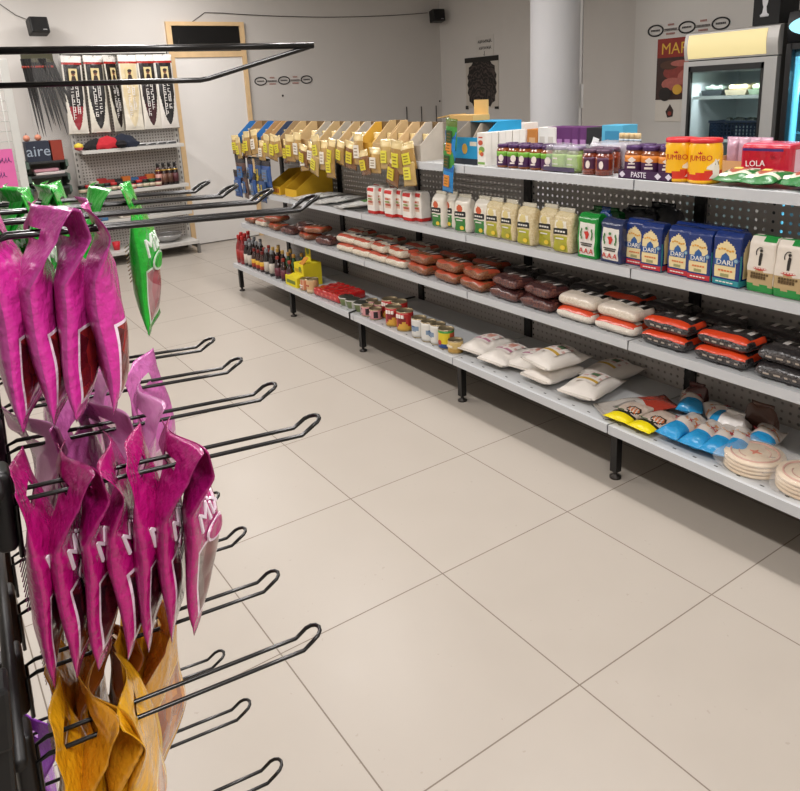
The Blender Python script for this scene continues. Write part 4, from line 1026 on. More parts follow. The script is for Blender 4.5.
# back side of the top shelf: cartons in trays
def carton(name, label, cat, u, x, z, w, d, h, c, pc=None, nn=0, ph=.5):
    t = thing(name, label, cat, (x + d / 2, yfor(u, x, z + h) - w / 2, z), FACE)
    part('carton', G().box(-w / 2, w / 2, -d / 2, d / 2, 0, h), card(c), t, .0015)
    if pc:
        g = G(); n = max(1, nn)
        for k in range(n):
            cx = -w / 2 + (k + .5) * w / n; g.box(cx - w / n * .3, cx + w / n * .3, -d / 2 - .001, -d / 2 + .001, h * (ph - .2), h * (ph + .2))
        part('print', g, card(pc), t)
    return t
ZT = ZS[3]
for i, u in enumerate((505, 512.5)):
    carton('white_carton', 'plain white carton on rear top shelf behind green jars, %s' % ('left', 'right')[i], 'carton', u, 1.47, ZT, .09, .1, .17, 'e4e0da', 'd8d2c8', 1)
carton('orange_carton', 'small orange carton between white cartons on rear top shelf', 'carton', 527, 1.46, ZT, .075, .1, .14, 'c87f38', 'e0b080', 1)
carton('white_carton', 'white carton right of the orange one on rear top shelf', 'carton', 538, 1.46, ZT, .12, .1, .15, 'e2ded8', 'c9c2ba', 2)
for i in range(5):
    t = carton('purple_tea_carton', 'purple carton in row behind the pale green jars, %s from left' % ORD[i], 'carton', 547.5 + i * 7.8, 1.47 - .0 * i, ZT, .056, .11, .152, '5a2560', 'a070a4', 1, .42)
    t['group'] = 'purple cartons on the rear top shelf'
t = carton('black_carton', 'black carton with white emblem beside the purple cartons', 'carton', 586.5, 1.46, ZT, .13, .12, .152, '16161a')
part('emblem', G().prism([(-.035, .07), (-.02, .11), (.015, .10), (.0, .06)], 'y', -.0615, -.0595), mat('e6e6e8', .5), t); part('print', G().box(.025, .05, -.0615, -.0595, .05, .11), mat('5a5a60', .5), t)
t = carton('blue_pack', 'sky blue and white packet beside the black carton on rear top shelf', 'packet', 602, 1.44, ZT, .12, .1, .165, '4fa3c4'); part('white_base', G().box(-.061, .061, -.0515, .0515, .0, .07), mat('d8e0e6', .5), t); part('print', G().box(-.04, .04, -.0515, -.0495, .10, .14), card('2f7fa4'), t)
# ---- shelf of grain bags (two high)
def grain(content, edge, top, seed, dash='d8d2c8', fe=True, dn=True):
    t = thing('grain_bag', None, 'bag of grain'); w, d, h = .205, .135, .058
    def df(x, y, z):
        n = noise.noise(Vector((x * 16 + seed, y * 16, z * 20))); k = (1 - (2 * x / w) ** 4 * .5) * (1 - (2 * y / d) ** 4 * .35)
        return (x + n * .005, y + n * .005, h / 2 + (z - h / 2) * (.55 + .45 * max(0, k)) + (n * .007 if z > h * .5 else 0))
    def dz(s, u, v):
        if s == 't':
            if v < .22 or u > .93 or u < .05: return 1
            if v < .5: return 0
            return 3 if int(u * 12) % 3 == 0 else 2
        if s in 'fl' and v > (.80 if fe else .93): return 1
        if s in 'rl' and u > .4 and v > .6: return 1
        if dn and s == 'f' and .34 < v < .50 and int(u * 26) % 4 in (1, 2) and .1 < u < .92: return 4
        return 0
    part('bag', G().softbox(w, d, h, 26, 16, 10, .026, df, dz), [content, film(edge), film(top), film('cfcac4'), mat(dash, .5)], t)
    part('end_seal', G().pouch(d * .8, .035, .006, 8, 4, seed=seed, fin=.3, amp=.008, M=T(w / 2 - .012, 0, h * .42) @ RZ(PI / 2) @ RX(-PI / 2 - .1) @ T(0, 0, 0)), clearfilm('e0d6d0', .5), t)
    return t
whiteb = Kind(grain(speck('c9bca6', 'e2d8c6', 150), 'b8503a', '2a2422', 1, fe=False, dn=False)); brownb = Kind(grain(speck('6d3a24', '95603c', 150), 'b04a30', '2a1c18', 4, fe=False, dn=False)); darkb = Kind(grain(speck('45262a', '74463a', 140), '3f2222', '1c1617', 7, '6d5a50', fe=False, dn=False)); paleb = Kind(grain(speck('d2c4b0', 'eadfd0', 240), 'd2c6b8', '181616', 9, fe=False, dn=False)); paler = Kind(grain(speck('dcd4c8', 'f0e8dc', 300), 'cf4522', '181616', 13, 'b8b0a8', dn=False)); blackb = Kind(grain(speck('1d1b1c', '4a4444', 160), 'd8421c', '151314', 12, 'a89c90')); blackp = Kind(grain(speck('201e20', '55504f', 160), '2a2728', '151314', 15, 'a89c90'))
XG = 1.0
cols = [(336, whiteb, 'cream'), (351, whiteb, 'cream'), (367, whiteb, 'cream'), (384, whiteb, 'cream'), (405, brownb, 'brown lentil'), (432, brownb, 'brown lentil'), (457, brownb, 'brown lentil'), (487, darkb, 'dark red bean'), (518, darkb, 'dark red bean')]
cnt = {}
def stack(u, kb, kt, nm_b, nm_t, lab, rzs=(0, 0), zoff=.056, dxt=.01):
    y = yfor(u, XG, ZS[1]) - .1025
    kb.put((XG + .0675, y, ZS[1]), FACE + rzs[0], '%s bag, bottom of stack, %s' % (nm_b, lab), 'grain bags two high')
    kt.put((XG + .0675 + dxt, y + rzs[1] * .02, ZS[1] + zoff), FACE + rzs[1], '%s bag, top of stack, %s' % (nm_t, lab), 'grain bags two high', rot=(0, rzs[1] * .3, FACE + rzs[1]))
for i, (u, kd, nm) in enumerate(cols):
    cnt[nm] = cnt.get(nm, 0) + 1
    stack(u, kd, kd, nm, nm, '%s of its kind from far end' % ORD[cnt[nm] - 1], (rnd.uniform(-.10, .10), rnd.uniform(-.26, .26)))
stack(555, paler, paleb, 'white flour like', 'pale split pea', 'left of the two pale stacks', (0, .03)); stack(593, paler, paleb, 'white flour like', 'pale split pea', 'right of the two pale stacks', (.02, -.03))
stack(639, blackb, blackb, 'black bean orange edged', 'black bean orange edged', 'below the leftmost couscous packs', (0, .02)); stack(692, blackb, blackb, 'black bean orange edged', 'black bean orange edged', 'below the teal based couscous pack', (.02, -.03)); stack(752, blackp, blackp, 'plain edged black bean', 'plain edged black bean', 'at right edge of the picture', (.02, .0))
# second row of bags behind (tops only show)
for i, u in enumerate((500, 533, 566, 600, 640, 690, 745)):
    y = yfor(u, 1.15, ZS[1] + .1) - .1
    for q in range(2): (blackp if i != 3 else blackb).put((1.225, y, ZS[1] + .056 * q), FACE + .05 * math.sin(i), 'black topped grain bag in the back row, %s from left, %s' % (ORD[i], ('lower', 'upper')[q]), 'grain bags in the back row')
for i, u in enumerate((345, 372, 402, 436, 468)):
    y = yfor(u, 1.15, ZS[1] + .1) - .1
    for q in range(2): (brownb if i > 2 else whiteb).put((1.225, y, ZS[1] + .056 * q), FACE + .05 * math.sin(i), '%s grain bag in the back row near far end, %s from left, %s' % ('brown' if i > 2 else 'cream', ORD[i], ('lower', 'upper')[q]), 'grain bags in the back row')
# loose small bags at the far end of that shelf
mixb = [('tan', brownb), ('cream', whiteb), ('brown', brownb), ('red brown', darkb), ('tan', brownb), ('dark', darkb)]
for i, u in enumerate((243, 254, 266, 279, 296, 314)):
    nm, kd = mixb[i]; kd.put((XG + .075, yfor(u, XG, ZS[1]) - .09, ZS[1]), FACE + .25 * math.sin(i * 3), '%s small grain bag lying alone toward far shelf end, %s from end' % (nm, ORD[i]), 'loose grain bags', sc=(.85, 1, .9 + .1 * (i % 2)))
for i, u in enumerate((262, 290, 301)):
    nm, kd = (('brown', brownb), ('red edged', darkb), ('brown', brownb))[i]; kd.put((XG + .09, yfor(u, XG, ZS[1]) - .10, ZS[1] + .056), FACE + .4 * math.cos(i * 3), '%s small grain bag lying on others toward far shelf end, %s from end' % (nm, ORD[i]), 'loose grain bags', sc=(.9, 1, .85))
# ---- bottom shelf
Z0 = ZS[0]; XL0 = .90
def bottle(body, lab, cap, h=.2, r=.027):
    t = thing('sauce_bottle', None, 'bottle')
    part('glass_body', G().lathe([(r * .9, 0), (r, .006), (r, h * .55), (r * .85, h * .66), (r * .42, h * .80), (r * .38, h * .88)], 18), mat(body, .12, coat=.8, var=.2), t)
    part('cap', G().lathe([(r * .46, h * .86), (r * .5, h * .87), (r * .5, h * .98), (r * .42, h)], 14), mat(cap, .35), t)
    part('label', G().lathe([(r + .0006, h * .12), (r + .0006, h * .3), (r + .0006, h * .5)], 18, design=lambda u, z: 0 if z > h * .3 else 1), [mat(lab, .45), mat(lab if lab != 'd8a82c' else 'b03a20', .45)], t)
    return t
bt = {'red': Kind(bottle('8c1a1c', 'a02a24', 'b02020', .235, .031)), 'soy': Kind(bottle('1c1110', 'c8bfb2', '8a8c90', .2)), 'yellow': Kind(bottle('3a1810', 'd8a82c', '7a1f1a', .165)), 'amber': Kind(bottle('2c1511', 'a79080', 'c09a50', .2)), 'green': Kind(bottle('1c4a26', '2c6a34', 'b0823c', .2)), 'wine': Kind(bottle('2e1214', '6a2a38', '9a3024', .17))}
def hl(kind, u, x, l): 
    h = {'red': .031}.get(kind, .027)
    bt[kind].put((x, yfor(u, x - .8 * h, Z0) - .6 * h, Z0), FACE + rnd.uniform(-.3, .3), l, 'sauce bottles')
seqF = ['red', 'red', 'soy', 'soy', 'yellow', 'yellow', 'yellow', 'soy', 'soy', 'wine', 'wine', 'wine']
for i, k_ in enumerate(seqF): hl(k_, 237.5 + [0, 3.6, 7.5, 11, 15, 19, 23, 27.5, 32.5, 38, 44, 50][i], .935, '%s sauce bottle in the front row on base shelf, %s from far end' % (k_, ORD[i]))
seqB = ['red', 'red', 'soy', 'soy', 'soy', 'soy', 'wine', 'wine', 'amber', 'amber', 'amber', 'green', 'green']
for i, k_ in enumerate(seqB): hl(k_, 240 + [0, 3.5, 8, 11.5, 15, 18.5, 22.5, 27, 31.5, 36, 41, 46.5, 52][i], 1.0, '%s sauce bottle in the second row on base shelf, %s from far end' % (k_, ORD[i]))
for i, k_ in enumerate(['red', 'soy', 'soy', 'wine', 'amber', 'amber', 'green']): hl(k_, 247 + [0, 6, 12, 20, 30, 42, 53][i], 1.065, '%s sauce bottle in the third row on base shelf, %s from far end' % (k_, ORD[i]))
# yellow display box with raised card
yL = yfor(286, .90, Z0); w = .20
t = thing('yellow_stock_box', 'bright yellow open box with raised header card beside sauce bottles', 'box', (.90, yL - w / 2, Z0), FACE)
m = card('e0cf20')
part('front_box', G().prism([(0, 0), (0, .07), (.05, .085), (.05, 0)], 'x', -w / 2, w / 2 - .01), m, t); part('main_box', G().box(-w / 2 + .05, w / 2, .052, .20, 0, .165), m, t, .003)
part('header_card', G().box(-.045, .035, .15, .154, .165, .30), card('dccb24'), t); part('open_flap', G().prism([(.052, .165), (.10, .21), (.104, .21), (.058, .165)], 'x', w / 2 - .06, w / 2), card('c9862c'), t)
g = G()
for z in (.05, .10): g.box(-.03, .08, .0505, .0525, z, z + .025, 0)
g.disc(.05, .0515, .125, .02, .02, 1, 12); g.box(-.08, .06, -.0015, .0005, .02, .045, 1); g.disc(-.005, .1495, .24, .022, .03, 1, 12)
part('print', g, [mat('b89a1c', .5), mat('6a7a28', .5)], t)
def tin(c, r, h, design=None, mats=None, name='food_tin', prt=None, pc='f0e8e0'):
    t = thing(name, None, 'tin'); metal = mat('b8a888', .28, .85)
    part('can', G().lathe([(r * .96, 0), (r, .002), (r, .006), (r * .985, .008), (r * .985, h - .008), (r, h - .006), (r, h - .001), (r * .95, h), (r * .94, h - .004)], 26), metal, t)
    zs_ = [.007 + (h - .014) * i / 8 for i in range(9)]
    part('label', G().lathe([(r * .99 + .0006, z) for z in zs_], 28, design=design), mats or [mat(c, .35, coat=.3)], t)
    if prt:
        g = G(); prt(g, r * .99 + .0008, h); part('print', g, mat(pc, .5), t)
    return t
def put_tin(kd, u, x, r, z, l, gname, rz=0): kd.put((x + r, yfor(u, x + .2 * r, z) - .6 * r, z), FACE + rz, l, gname)
ot = Kind(tin('c87050', .040, .085, lambda u, z: 0 if (u * 8) % 1 < .6 else 1, [mat('c47a52', .4), mat('d8a888', .4)], prt=lambda g, r, h: [g.box(-.02, .02, -r - .001, -r + .004, h * .4, h * .5), g.box(-.016, .016, -r - .001, -r + .004, h * .25, h * .31)]))
for i, (u, x) in enumerate(((301, .895), (304.5, .985))): put_tin(ot, u, x, .04, Z0, 'small orange and pink tin beside yellow box, %s row' % ('front', 'back')[i], 'small orange tins')
tt = tin('c8a070', .043, .10, lambda u, z: 0 if z > .03 else 1, [mat('cfa878', .4), mat('d8c0a0', .4)], prt=lambda g, r, h: g.box(-.02, .02, -r - .001, -r + .006, h * .5, h * .6), pc='b0503c'); put_tin(Kind(tt), 307, .895, .043, Z0, 'beige tin with reddish print left of the red wrapped tins', 'small orange tins')
# red wrapped tray of small tins
yL = yfor(313, .905, Z0); W = .335
t = thing('red_tin_pack', 'low red shrink wrapped tray of small tomato tins', 'tin pack', (1.02, yL - W / 2, Z0), FACE + .05)
def df(x, y, z):
    k = math.sin(x / .067 * PI) ** 2 * math.sin(y / .067 * PI) ** 2
    return (x, y, z * (.88 + .12 * k)) if z > .04 else (x, y, z)
def dz(s, u, v): return 1 if (s == 't' and ((u * 6) % 1 - .5) ** 2 + ((v * 3.3) % 1 - .5) ** 2 < .05) else (1 if s == 'f' and .4 < v < .7 and (u * 6) % 1 < .4 else 0)
part('wrap', G().softbox(W, .22, .062, 44, 24, 6, .02, df, dz), [film('b01c1c', .25), film('d2554a', .25)], t)
part('end_fold', G().pouch(.16, .03, .006, 8, 4, seed=4, fin=.3, amp=.006, M=T(W / 2 - .004, 0, .03) @ RZ(PI / 2) @ RX(-PI / 2)), film('a81c1c'), t)
def tub():
    t = thing('white_tub', None, 'tub'); part('cup', G().lathe([(.030, 0), (.036, .004), (.046, .05), (.049, .055)], 22, design=lambda u, z: 1 if (.40 < u < .62 and .012 < z < .045) else 0), [mat('dcdad2', .4), mat('7d8a5a', .4)], t); part('foil_lid', G().lathe([(.049, .055), (.050, .057), (.044, .061), (.005, .062)], 22), mat('4a4c44', .35, .5), t); part('rim', G().lathe([(.050, .052), (.051, .055), (.050, .058)], 22), mat('c9c7c0', .35), t); return t
wt = Kind(tub())
for i, u in enumerate((336.5, 343, 351)): wt.put((.955, yfor(u, .905, Z0) - .045, Z0), FACE, 'white tub with dark lid in front of the red tin pack, %s from left' % ORD[i], 'white tubs with dark lids')
pk = Kind(tin('c98a90', .040, .066, lambda u, z: 1 if .012 < z < .05 and ((u * 5) % 1) < .5 else 0, [mat('c98d90', .4), mat('2a1f22', .4)], name='fish_tin', prt=lambda g, r, h: [g.disc(0, -r + .002, h * .5, .012, .012, 0, 12, .004)], pc='c9a0a0'))
for i, (u, x) in enumerate(((361.5, .9), (369.5, .9), (366, .985), (374, .985))): put_tin(pk, u, x, .04, Z0, 'short pink and black tin, %s row, %s' % (('front', 'front', 'back', 'back')[i], ('left', 'right')[i % 2]), 'short pink and black tins')
tm = Kind(tin('b52a22', .049, .118, lambda u, z: (1 if z < .035 + .02 * math.sin(u * 14) else (2 if (.44 < u < .60 and .035 < z < .085) else 0)), [mat('b32420', .35, coat=.3), mat('d0a03c', .35), mat('7a1418', .35)], name='tomato_tin', prt=lambda g, r, h: [g.box(-.026, -.014, -r - .001, -r + .008, h * .68, h * .86), g.box(-.010, .002, -r - .001, -r + .002, h * .68, h * .86), g.box(.006, .022, -r - .001, -r + .006, h * .68, h * .84)]))
for i, (u, x, l) in enumerate(((382.5, .975, 'leftmost'), (386, .905, 'front left'), (392, .99, 'behind the front pair'), (397, .905, 'front right'))): put_tin(tm, u, x, .049, Z0, 'tall red and yellow tomato tin, %s' % l, 'tall red tomato tins', .35 + .2 * math.sin(i))
wc = Kind(tin('d8d5ce', .043, .112, lambda u, z: 0 if (z > .09 or z < .02 or abs(u - .5) > .12) else (1 if int(z * 260) % 4 == 0 else 0), [mat('d8d6d0', .4), mat('7a90a8', .4)], name='white_tin', prt=lambda g, r, h: [g.box(-.014, .004, -r - .001, -r + .002, h * .55, h * .62), g.box(-.014, .012, -r - .001, -r + .002, h * .35, h * .38)], pc='4a6a90'))
for i, (u, x, l) in enumerate(((412, .905, 'leftmost'), (421.5, .905, 'middle one with its label turned'), (430.5, .915, 'rightmost'))): put_tin(wc, u, x, .043, Z0, 'white labelled tin on the base shelf, %s' % l, 'white labelled tins', (.2, 1.2, -.3)[i])
yg = tin('c9b82a', .043, .108, lambda u, z: 1 if z > .085 else (2 if z < .028 else (0 if .36 < u < .70 else 3)), [mat('d8c22a', .35), mat('3a8a3a', .35), mat('2a4a8a', .35), mat('b8502c', .35)], name='corn_tin', prt=lambda g, r, h: g.disc(.0, -r + .001, h * .35, .012, .014, 0, 12, .003), pc='b03a28'); put_tin(Kind(yg), 438.5, .905, .043, Z0, 'yellow tin with green top right of the white tins', None)
tn_ = tin('c8a868', .040, .07, lambda u, z: 0 if z > .03 else 1, [mat('cbb070', .35), mat('b89048', .35)], name='short_tin', prt=lambda g, r, h: g.box(-.02, .02, -r - .001, -r + .005, h * .5, h * .65), pc='e8dcc0'); put_tin(Kind(tn_), 448, .90, .040, Z0, 'short tan tin between yellow tin and white sacks', None)
# white sacks
def sack(pc, seed):
    t = thing('flour_sack', None, 'sack'); W, D = .19, .27
    part('sack', G().pouch(W, D, .085, 18, 22, seed=seed, fin=.05, amp=.010, px=.4, M=T(0, -D / 2, .036) @ RX(-PI / 2)), mat('e8e2da', .5, bump=.35, bs=25, coat=.15), t)
    g = G(); ins = .0
    dd = 8
    vs = []; fs = []
    for i in range(dd + 1):
        for j in range(dd + 1):
            u = .22 + .56 * i / dd; v = .28 + .5 * j / dd
            pr_ = math.sin(PI * u) ** .6; q = max(0, math.sin(PI * (v - .05) / .9)) ** .4
            vs.append(((u - .5) * W * .95, (v - .5) * D, .036 + .0435 * pr_ * q + .0055))
    ms = []
    for i in range(dd):
        for j in range(dd):
            fs.append((i * (dd + 1) + j, (i + 1) * (dd + 1) + j, (i + 1) * (dd + 1) + j + 1, i * (dd + 1) + j + 1)); ms.append(1 if j == 1 else (2 if 2 < i < 6 and 3 < j < 6 else (3 if j in (3, 6) and i % 3 else 0)))
    g.add(vs, fs, ms, True)
    part('printed_panel', g, [mat('e4dcd6', .5), mat(pc, .5), mat('c98a78' if pc != 'c9a23c' else '4a6a48', .5), mat('cfa8a0', .5)], t)
    part('end_seal', G().box(-W * .42, W * .42, -D / 2 - .004, -D / 2 + .012, .034, .039), mat('ddd6cc', .5), t)
    return t
s1 = Kind(sack('b87890', 3)); s2 = Kind(sack('c9a23c', 8))
def puts(kd, u, z, l, rz=0, dx=0, tilt=(0, 0)): kd.put((.905 + .135 + dx, yfor(u, .905, Z0) - .095, z), 0, l, 'white sacks on the base shelf', rot=(tilt[0], tilt[1], FACE + rz))
puts(s1, 451, Z0, 'white sack with pinkish print, first right of the tins', .12, .03); puts(s1, 474, Z0, 'white sack with pinkish print, second from the tins', .1, .01); puts(s1, 492, Z0 + .0, 'white sack with pinkish print, third, partly under others', .2, .06)
puts(s2, 515, Z0, 'white sack with colourful print, bottom of the pair below grain bags', .02, .02); puts(s2, 517, Z0 + .072, 'white sack with colourful print lying on top of another', -.08, .02, (0, .04)); puts(s2, 550, Z0, 'white sack with orange emblem print, closest to the noodle packs', .18, .02)
puts(s2, 540, Z0 + .0, 'white sack mostly hidden behind the top sack', .0, .22)
# silver packet with red top, then noodles
t = thing('silver_red_packet', 'slim grey packet with reddish end lying between sacks and noodles', 'packet', (1.07, yfor(598, .95, Z0) - .10, Z0), 0); t.rotation_euler = (.06, 0, FACE - .5)
part('pack', G().pouch(.15, .30, .03, 14, 22, seed=12, fin=.05, amp=.008, design=lambda s, u, v: 1 if v > .6 else (2 if .35 < u < .6 and .2 < v < .5 else 0), M=T(0, -.15, .02) @ RX(-PI / 2)), [film('b9b2aa'), film('a83a2a'), film('8d8680')], t)
part('end_seal', G().box(-.07, .07, -.16, -.145, .016, .021), film('a8a29a'), t)
def noodle():
    t = thing('noodle_pack', None, 'noodles')
    def dz(s, u, v):
        if v < .24: return 1
        if s == 'f':
            if v < .29: return 2
            e = ((u - .66) / .26) ** 2 + ((v - .46) / .15) ** 2
            if e < .55: return 3 if (u * 9 + v * 7) % 1 > .4 else 5
            if e < 1: return 2
            if v > .92 or u < .04: return 4
        return 0
    part('pack', G().pouch(.118, .22, .04, 22, 30, seed=21, fin=.05, design=dz, amp=.007, px=.35, M=T(0, -.11, .022) @ RX(-PI / 2)), [speck('cdb8a8', 'd9c8ba', 90, .3), film('ecd80c'), film('2c2a20'), film('d87848'), film('8aa03a'), film('e8e0d0')], t)
    g = G(); g.tube([(-.045 + .009 * i, -.045 + .006 * math.sin(i * 2.2), .0425) for i in range(6)], .002, 5); part('lettering', g, mat('2f5a26', .5), t)
    return t
nk = Kind(noodle())
for i, u in enumerate((602.5, 626)): nk.put((1.005, yfor(u, .905, Z0) - .062, Z0), FACE + .05 - .1 * i, 'yellow ended noodle packet with round food picture, %s of two' % ('left', 'right')[i], 'noodle packets')
# blue ended bread packs
def bread():
    t = thing('bread_pack', None, 'bread')
    def dz(s, u, v):
        if v < .34: return 1
        if v > .93: return 0
        if s == 'f' and .45 < v < .7 and (int(u * 9) + int(v * 16)) % 4 == 0: return 2
        return 0
    def df(x, y, z): return (x, y, z)
    part('pack', G().pouch(.122, .24, .095, 18, 26, seed=31, fin=.05, design=dz, amp=.016, px=.42, M=T(0, -.12, .038) @ RX(-PI / 2)), [film('d8cfc6', .2), film('2596d2', .2), film('d89a6a', .2)], t)
    g = G().text('WAX', .036, .0, -.01, 0, 0, flat=True, rot=.25); part('lettering', g, mat('a8242c', .5), t).location = (0, 0, .084)
    return t
brk = Kind(bread())
bl = [(652, .0, 0, 0, 'leftmost, touching the noodle packets'), (672, .0, 0, .1, 'second from left in front'), (688, .01, 0, .22, 'third from left in front'), (699, .035, 0, .3, 'rightmost in front, beside the flatbreads')]
for i, (u, dx, dzz, rz, l) in enumerate(bl): brk.put((1.03 + dx, yfor(u, .905, Z0) - .052, Z0 + dzz), FACE + rz, 'blue ended bread packet, %s' % l, 'blue ended bread packets', sc=(.80, 1, .84))
for i, (u, x, rz, l) in enumerate(((692, 1.24, .5, 'leftmost in the back row'), (720, 1.22, .9, 'middle of the back row with dark end'), (765, 1.17, .2, 'back row, behind the round flatbreads'))): brk.put((x, yfor(u, x, Z0 + .05), Z0), FACE + rz, 'blue ended bread packet, %s' % l, 'blue ended bread packets', sc=(.85, .8, .84))
foilbag('4a2420', 'dark maroon packet behind the blue bread packets, left one', (1.28, yfor(700, 1.30, .33), Z0), .10, .06, .09, 3); foilbag('5a3c30', 'brown speckled packet behind the right bread packet', (1.27, yfor(768, 1.31, .33), Z0), .13, .06, .10, 8)
foilbag('d8d4d0', 'clear white rounded bag among the bread packets', (1.17, yfor(735, 1.17, .33), Z0), .11, .10, .08, 11)
# round flatbreads in clear bags
def flat():
    t = thing('flatbread_stack', None, 'flatbread')
    g = G()
    for k in range(4): g.lathe([(.002, .014 * k), (.094 - .002 * (k % 2), .014 * k + .001), (.098, .014 * k + .006), (.094, .014 * k + .012), (.002, .014 * k + .0135)], 30)
    part('breads', g, mat('e4cfb2', .7, var=.2, vs=30), t)
    part('printed_ring', G().tube([(.076 * math.cos(2 * PI * i / 40), .076 * math.sin(2 * PI * i / 40), .0555) for i in range(40)], .0035, 6, closed=True).tube([(.05 * math.cos(2 * PI * i / 30), .05 * math.sin(2 * PI * i / 30), .0550) for i in range(8)], .002, 5).tube([(.05 * math.cos(2 * PI * i / 30 + 3), .05 * math.sin(2 * PI * i / 30 + 3), .0550) for i in range(9)], .002, 5), mat('cf9884', .5), t)
    g = G().prism([(-.02, .0), (-.005, .006), (.0, .022), (.006, .006), (.024, .004), (.008, -.004), (.002, -.02), (-.004, -.005)], 'z', .0552, .0572); part('emblem', g, mat('d8602c', .5), t)
    def df(x, y, z):
        n = noise.noise(Vector((x * 25, y * 25, z * 25))); return (x + n * .008, y + n * .008, z + (n * .006 if z > .02 else 0))
    part('clear_bag', G().softbox(.206, .215, .068, 16, 16, 6, .035, df), clearfilm('f0ece8', .2), t)
    part('gathered_end', G().pouch(.11, .07, .012, 10, 6, seed=5, fin=.15, amp=.014, M=T(.105, -.03, .03) @ RZ(.9) @ RX(-PI / 2 + .3)), clearfilm('f0ece8', .3), t)
    return t
fk2 = Kind(flat())
for i, (u, l) in enumerate(((727, 'round flatbread stack in clear bag beside the blue bread packets'), (778, 'round flatbread stack in clear bag at right edge of base shelf'))): fk2.put((1.005, yfor(u, 1.0, Z0 + .03) - .10, Z0), FACE + .3 * i, l, 'round flatbread stacks')
# ------------------------------------------------------------------ fridges behind the shelving
FX = 3.40
def fridge(y0, y1, H, body, frame, lit, label, loc_x=FX, interior='ccd6d8', lamp=(.8, .97, 1), lampE=10):
    w = y0 - y1; D = .62
    t = thing('display_fridge', label, 'fridge', (loc_x, (y0 + y1) / 2, 0), FACE)       # local front = -Y at y=0
    b = mat(body, .4, .1); fr = mat(frame, .4, .2)
    for s in (-1, 1): part('side_panel', G().box(s * w / 2 - .02 * (s > 0), s * w / 2 + .02 * (s < 0), .03, D, .06, H), b, t)
    part('back_panel', G().box(-w / 2 + .02, w / 2 - .02, D - .03, D, .06, H), mat(interior, .4), t); part('top_panel', G().box(-w / 2 + .02, w / 2 - .02, .03, D - .03, H - .03, H), b, t)
    part('plinth', G().box(-w / 2 + .02, w / 2 - .02, .05, D - .03, 0, .16), mat('1a1a1b', .5), t)
    part('inner_lining', G().box(-w / 2 + .021, -w / 2 + .03, .04, D - .03, .16, H - .226).box(w / 2 - .03, w / 2 - .021, .04, D - .03, .16, H - .226).box(-w / 2 + .021, w / 2 - .021, .04, D - .03, .16, .19).box(-w / 2 + .021, w / 2 - .021, .04, D - .03, H - .27, H - .24), mat('d4dcde', .4), t)
    # rounded header with lit panel
    n = 10; prof = [(.03, H - .185)] + [(-.012 - .016 * math.sin(PI * k / n), H - .185 + .175 * k / n) for k in range(n + 1)] + [(.03, H)]
    part('header', G().prism(prof, 'x', -w / 2, w / 2), fr, t)
    return t, w, D, H
zf = 1.865
t, w, D, H = fridge(1.540, .875, zf, '55534f', 'c4c2be', None, 'grey upright glass door fridge with glowing cream header panel')
n = 8; vs = []; fs = []
for i in range(n + 1):
    for s in (-1, 1): vs.append((-w / 2 + .03 if s < 0 else w / 2 - .075, -.014 - .016 * math.sin(PI * (.06 + .88 * i / n)) - .002, H - .185 + .175 * (.06 + .88 * i / n)))
for i in range(n): fs.append((2 * i, 2 * i + 1, 2 * i + 3, 2 * i + 2))
g = G().add(vs, fs, 0, True); g.add([(x, y + .0015, z) for x, y, z in vs], [f[::-1] for f in fs], 0, True)
part('lit_header_panel', g, mat('efdfa4', .5, emit=.52, var=.02), t, label='glowing cream yellow panel')
dr = G()
for x0, x1, z0, z1 in ((-w / 2, -w / 2 + .045, .17, H - .192), (w / 2 - .085, w / 2, .17, H - .192), (-w / 2 + .045, w / 2 - .085, .17, .24), (-w / 2 + .045, w / 2 - .085, H - .228, H - .192)): dr.box(x0, x1, -.02, .025, z0, z1)
d_ = part('door', dr, mat('b6b6b4', .4, .3), t)
g = G()
for x0, x1, z0, z1 in ((-w / 2 + .040, -w / 2 + .058, .235, H - .226), (w / 2 - .10, w / 2 - .082, .235, H - .226), (-w / 2 + .04, w / 2 - .082, H - .262, H - .224), (-w / 2 + .04, w / 2 - .082, .235, .25)): g.box(x0, x1, -.023, .0, z0, z1)
part('gasket', g, mat('161718', .5), d_); part('glass_pane', G().box(-w / 2 + .05, w / 2 - .09, -.008, -.004, .24, H - .228), glass('f0f5f5', .1), d_)
part('handle', G().box(w / 2 - .06, w / 2 - .03, -.045, -.02, .75, 1.15), mat('8d8d8c', .4), d_)
for z in (.5, .85, 1.13, 1.42):
    g = G()
    for k in range(12): g.tube([(-w / 2 + .05 + k * .05, .06, z), (-w / 2 + .05 + k * .05, D - .05, z)], .003, 5)
    g.box(-w / 2 + .03, w / 2 - .03, .055, .063, z - .004, z + .018); part('wire_shelf', g, mat('dfe6e6', .35), t)
part('inner_tube', G().tube([(-w / 2 + .05, .05, H - .236), (w / 2 - .1, .05, H - .236)], .010, 8), mat('dff6f6', .5, emit=2.2, var=0), t)
def lamp(name, loc, sz, e, c, rot):
    ld = bpy.data.lights.new(name, 'AREA'); ld.shape = 'RECTANGLE'; ld.size, ld.size_y = sz; ld.energy = e; ld.color = c
    o = bpy.data.objects.new(name, ld); COL.objects.link(o); o.location = loc; o.rotation_euler = rot
lamp('fridge_lamp', (FX + .10, 1.21, H - .33), (.5, .04), 3.8, (.95, .99, 1), (0, 0, FACE))
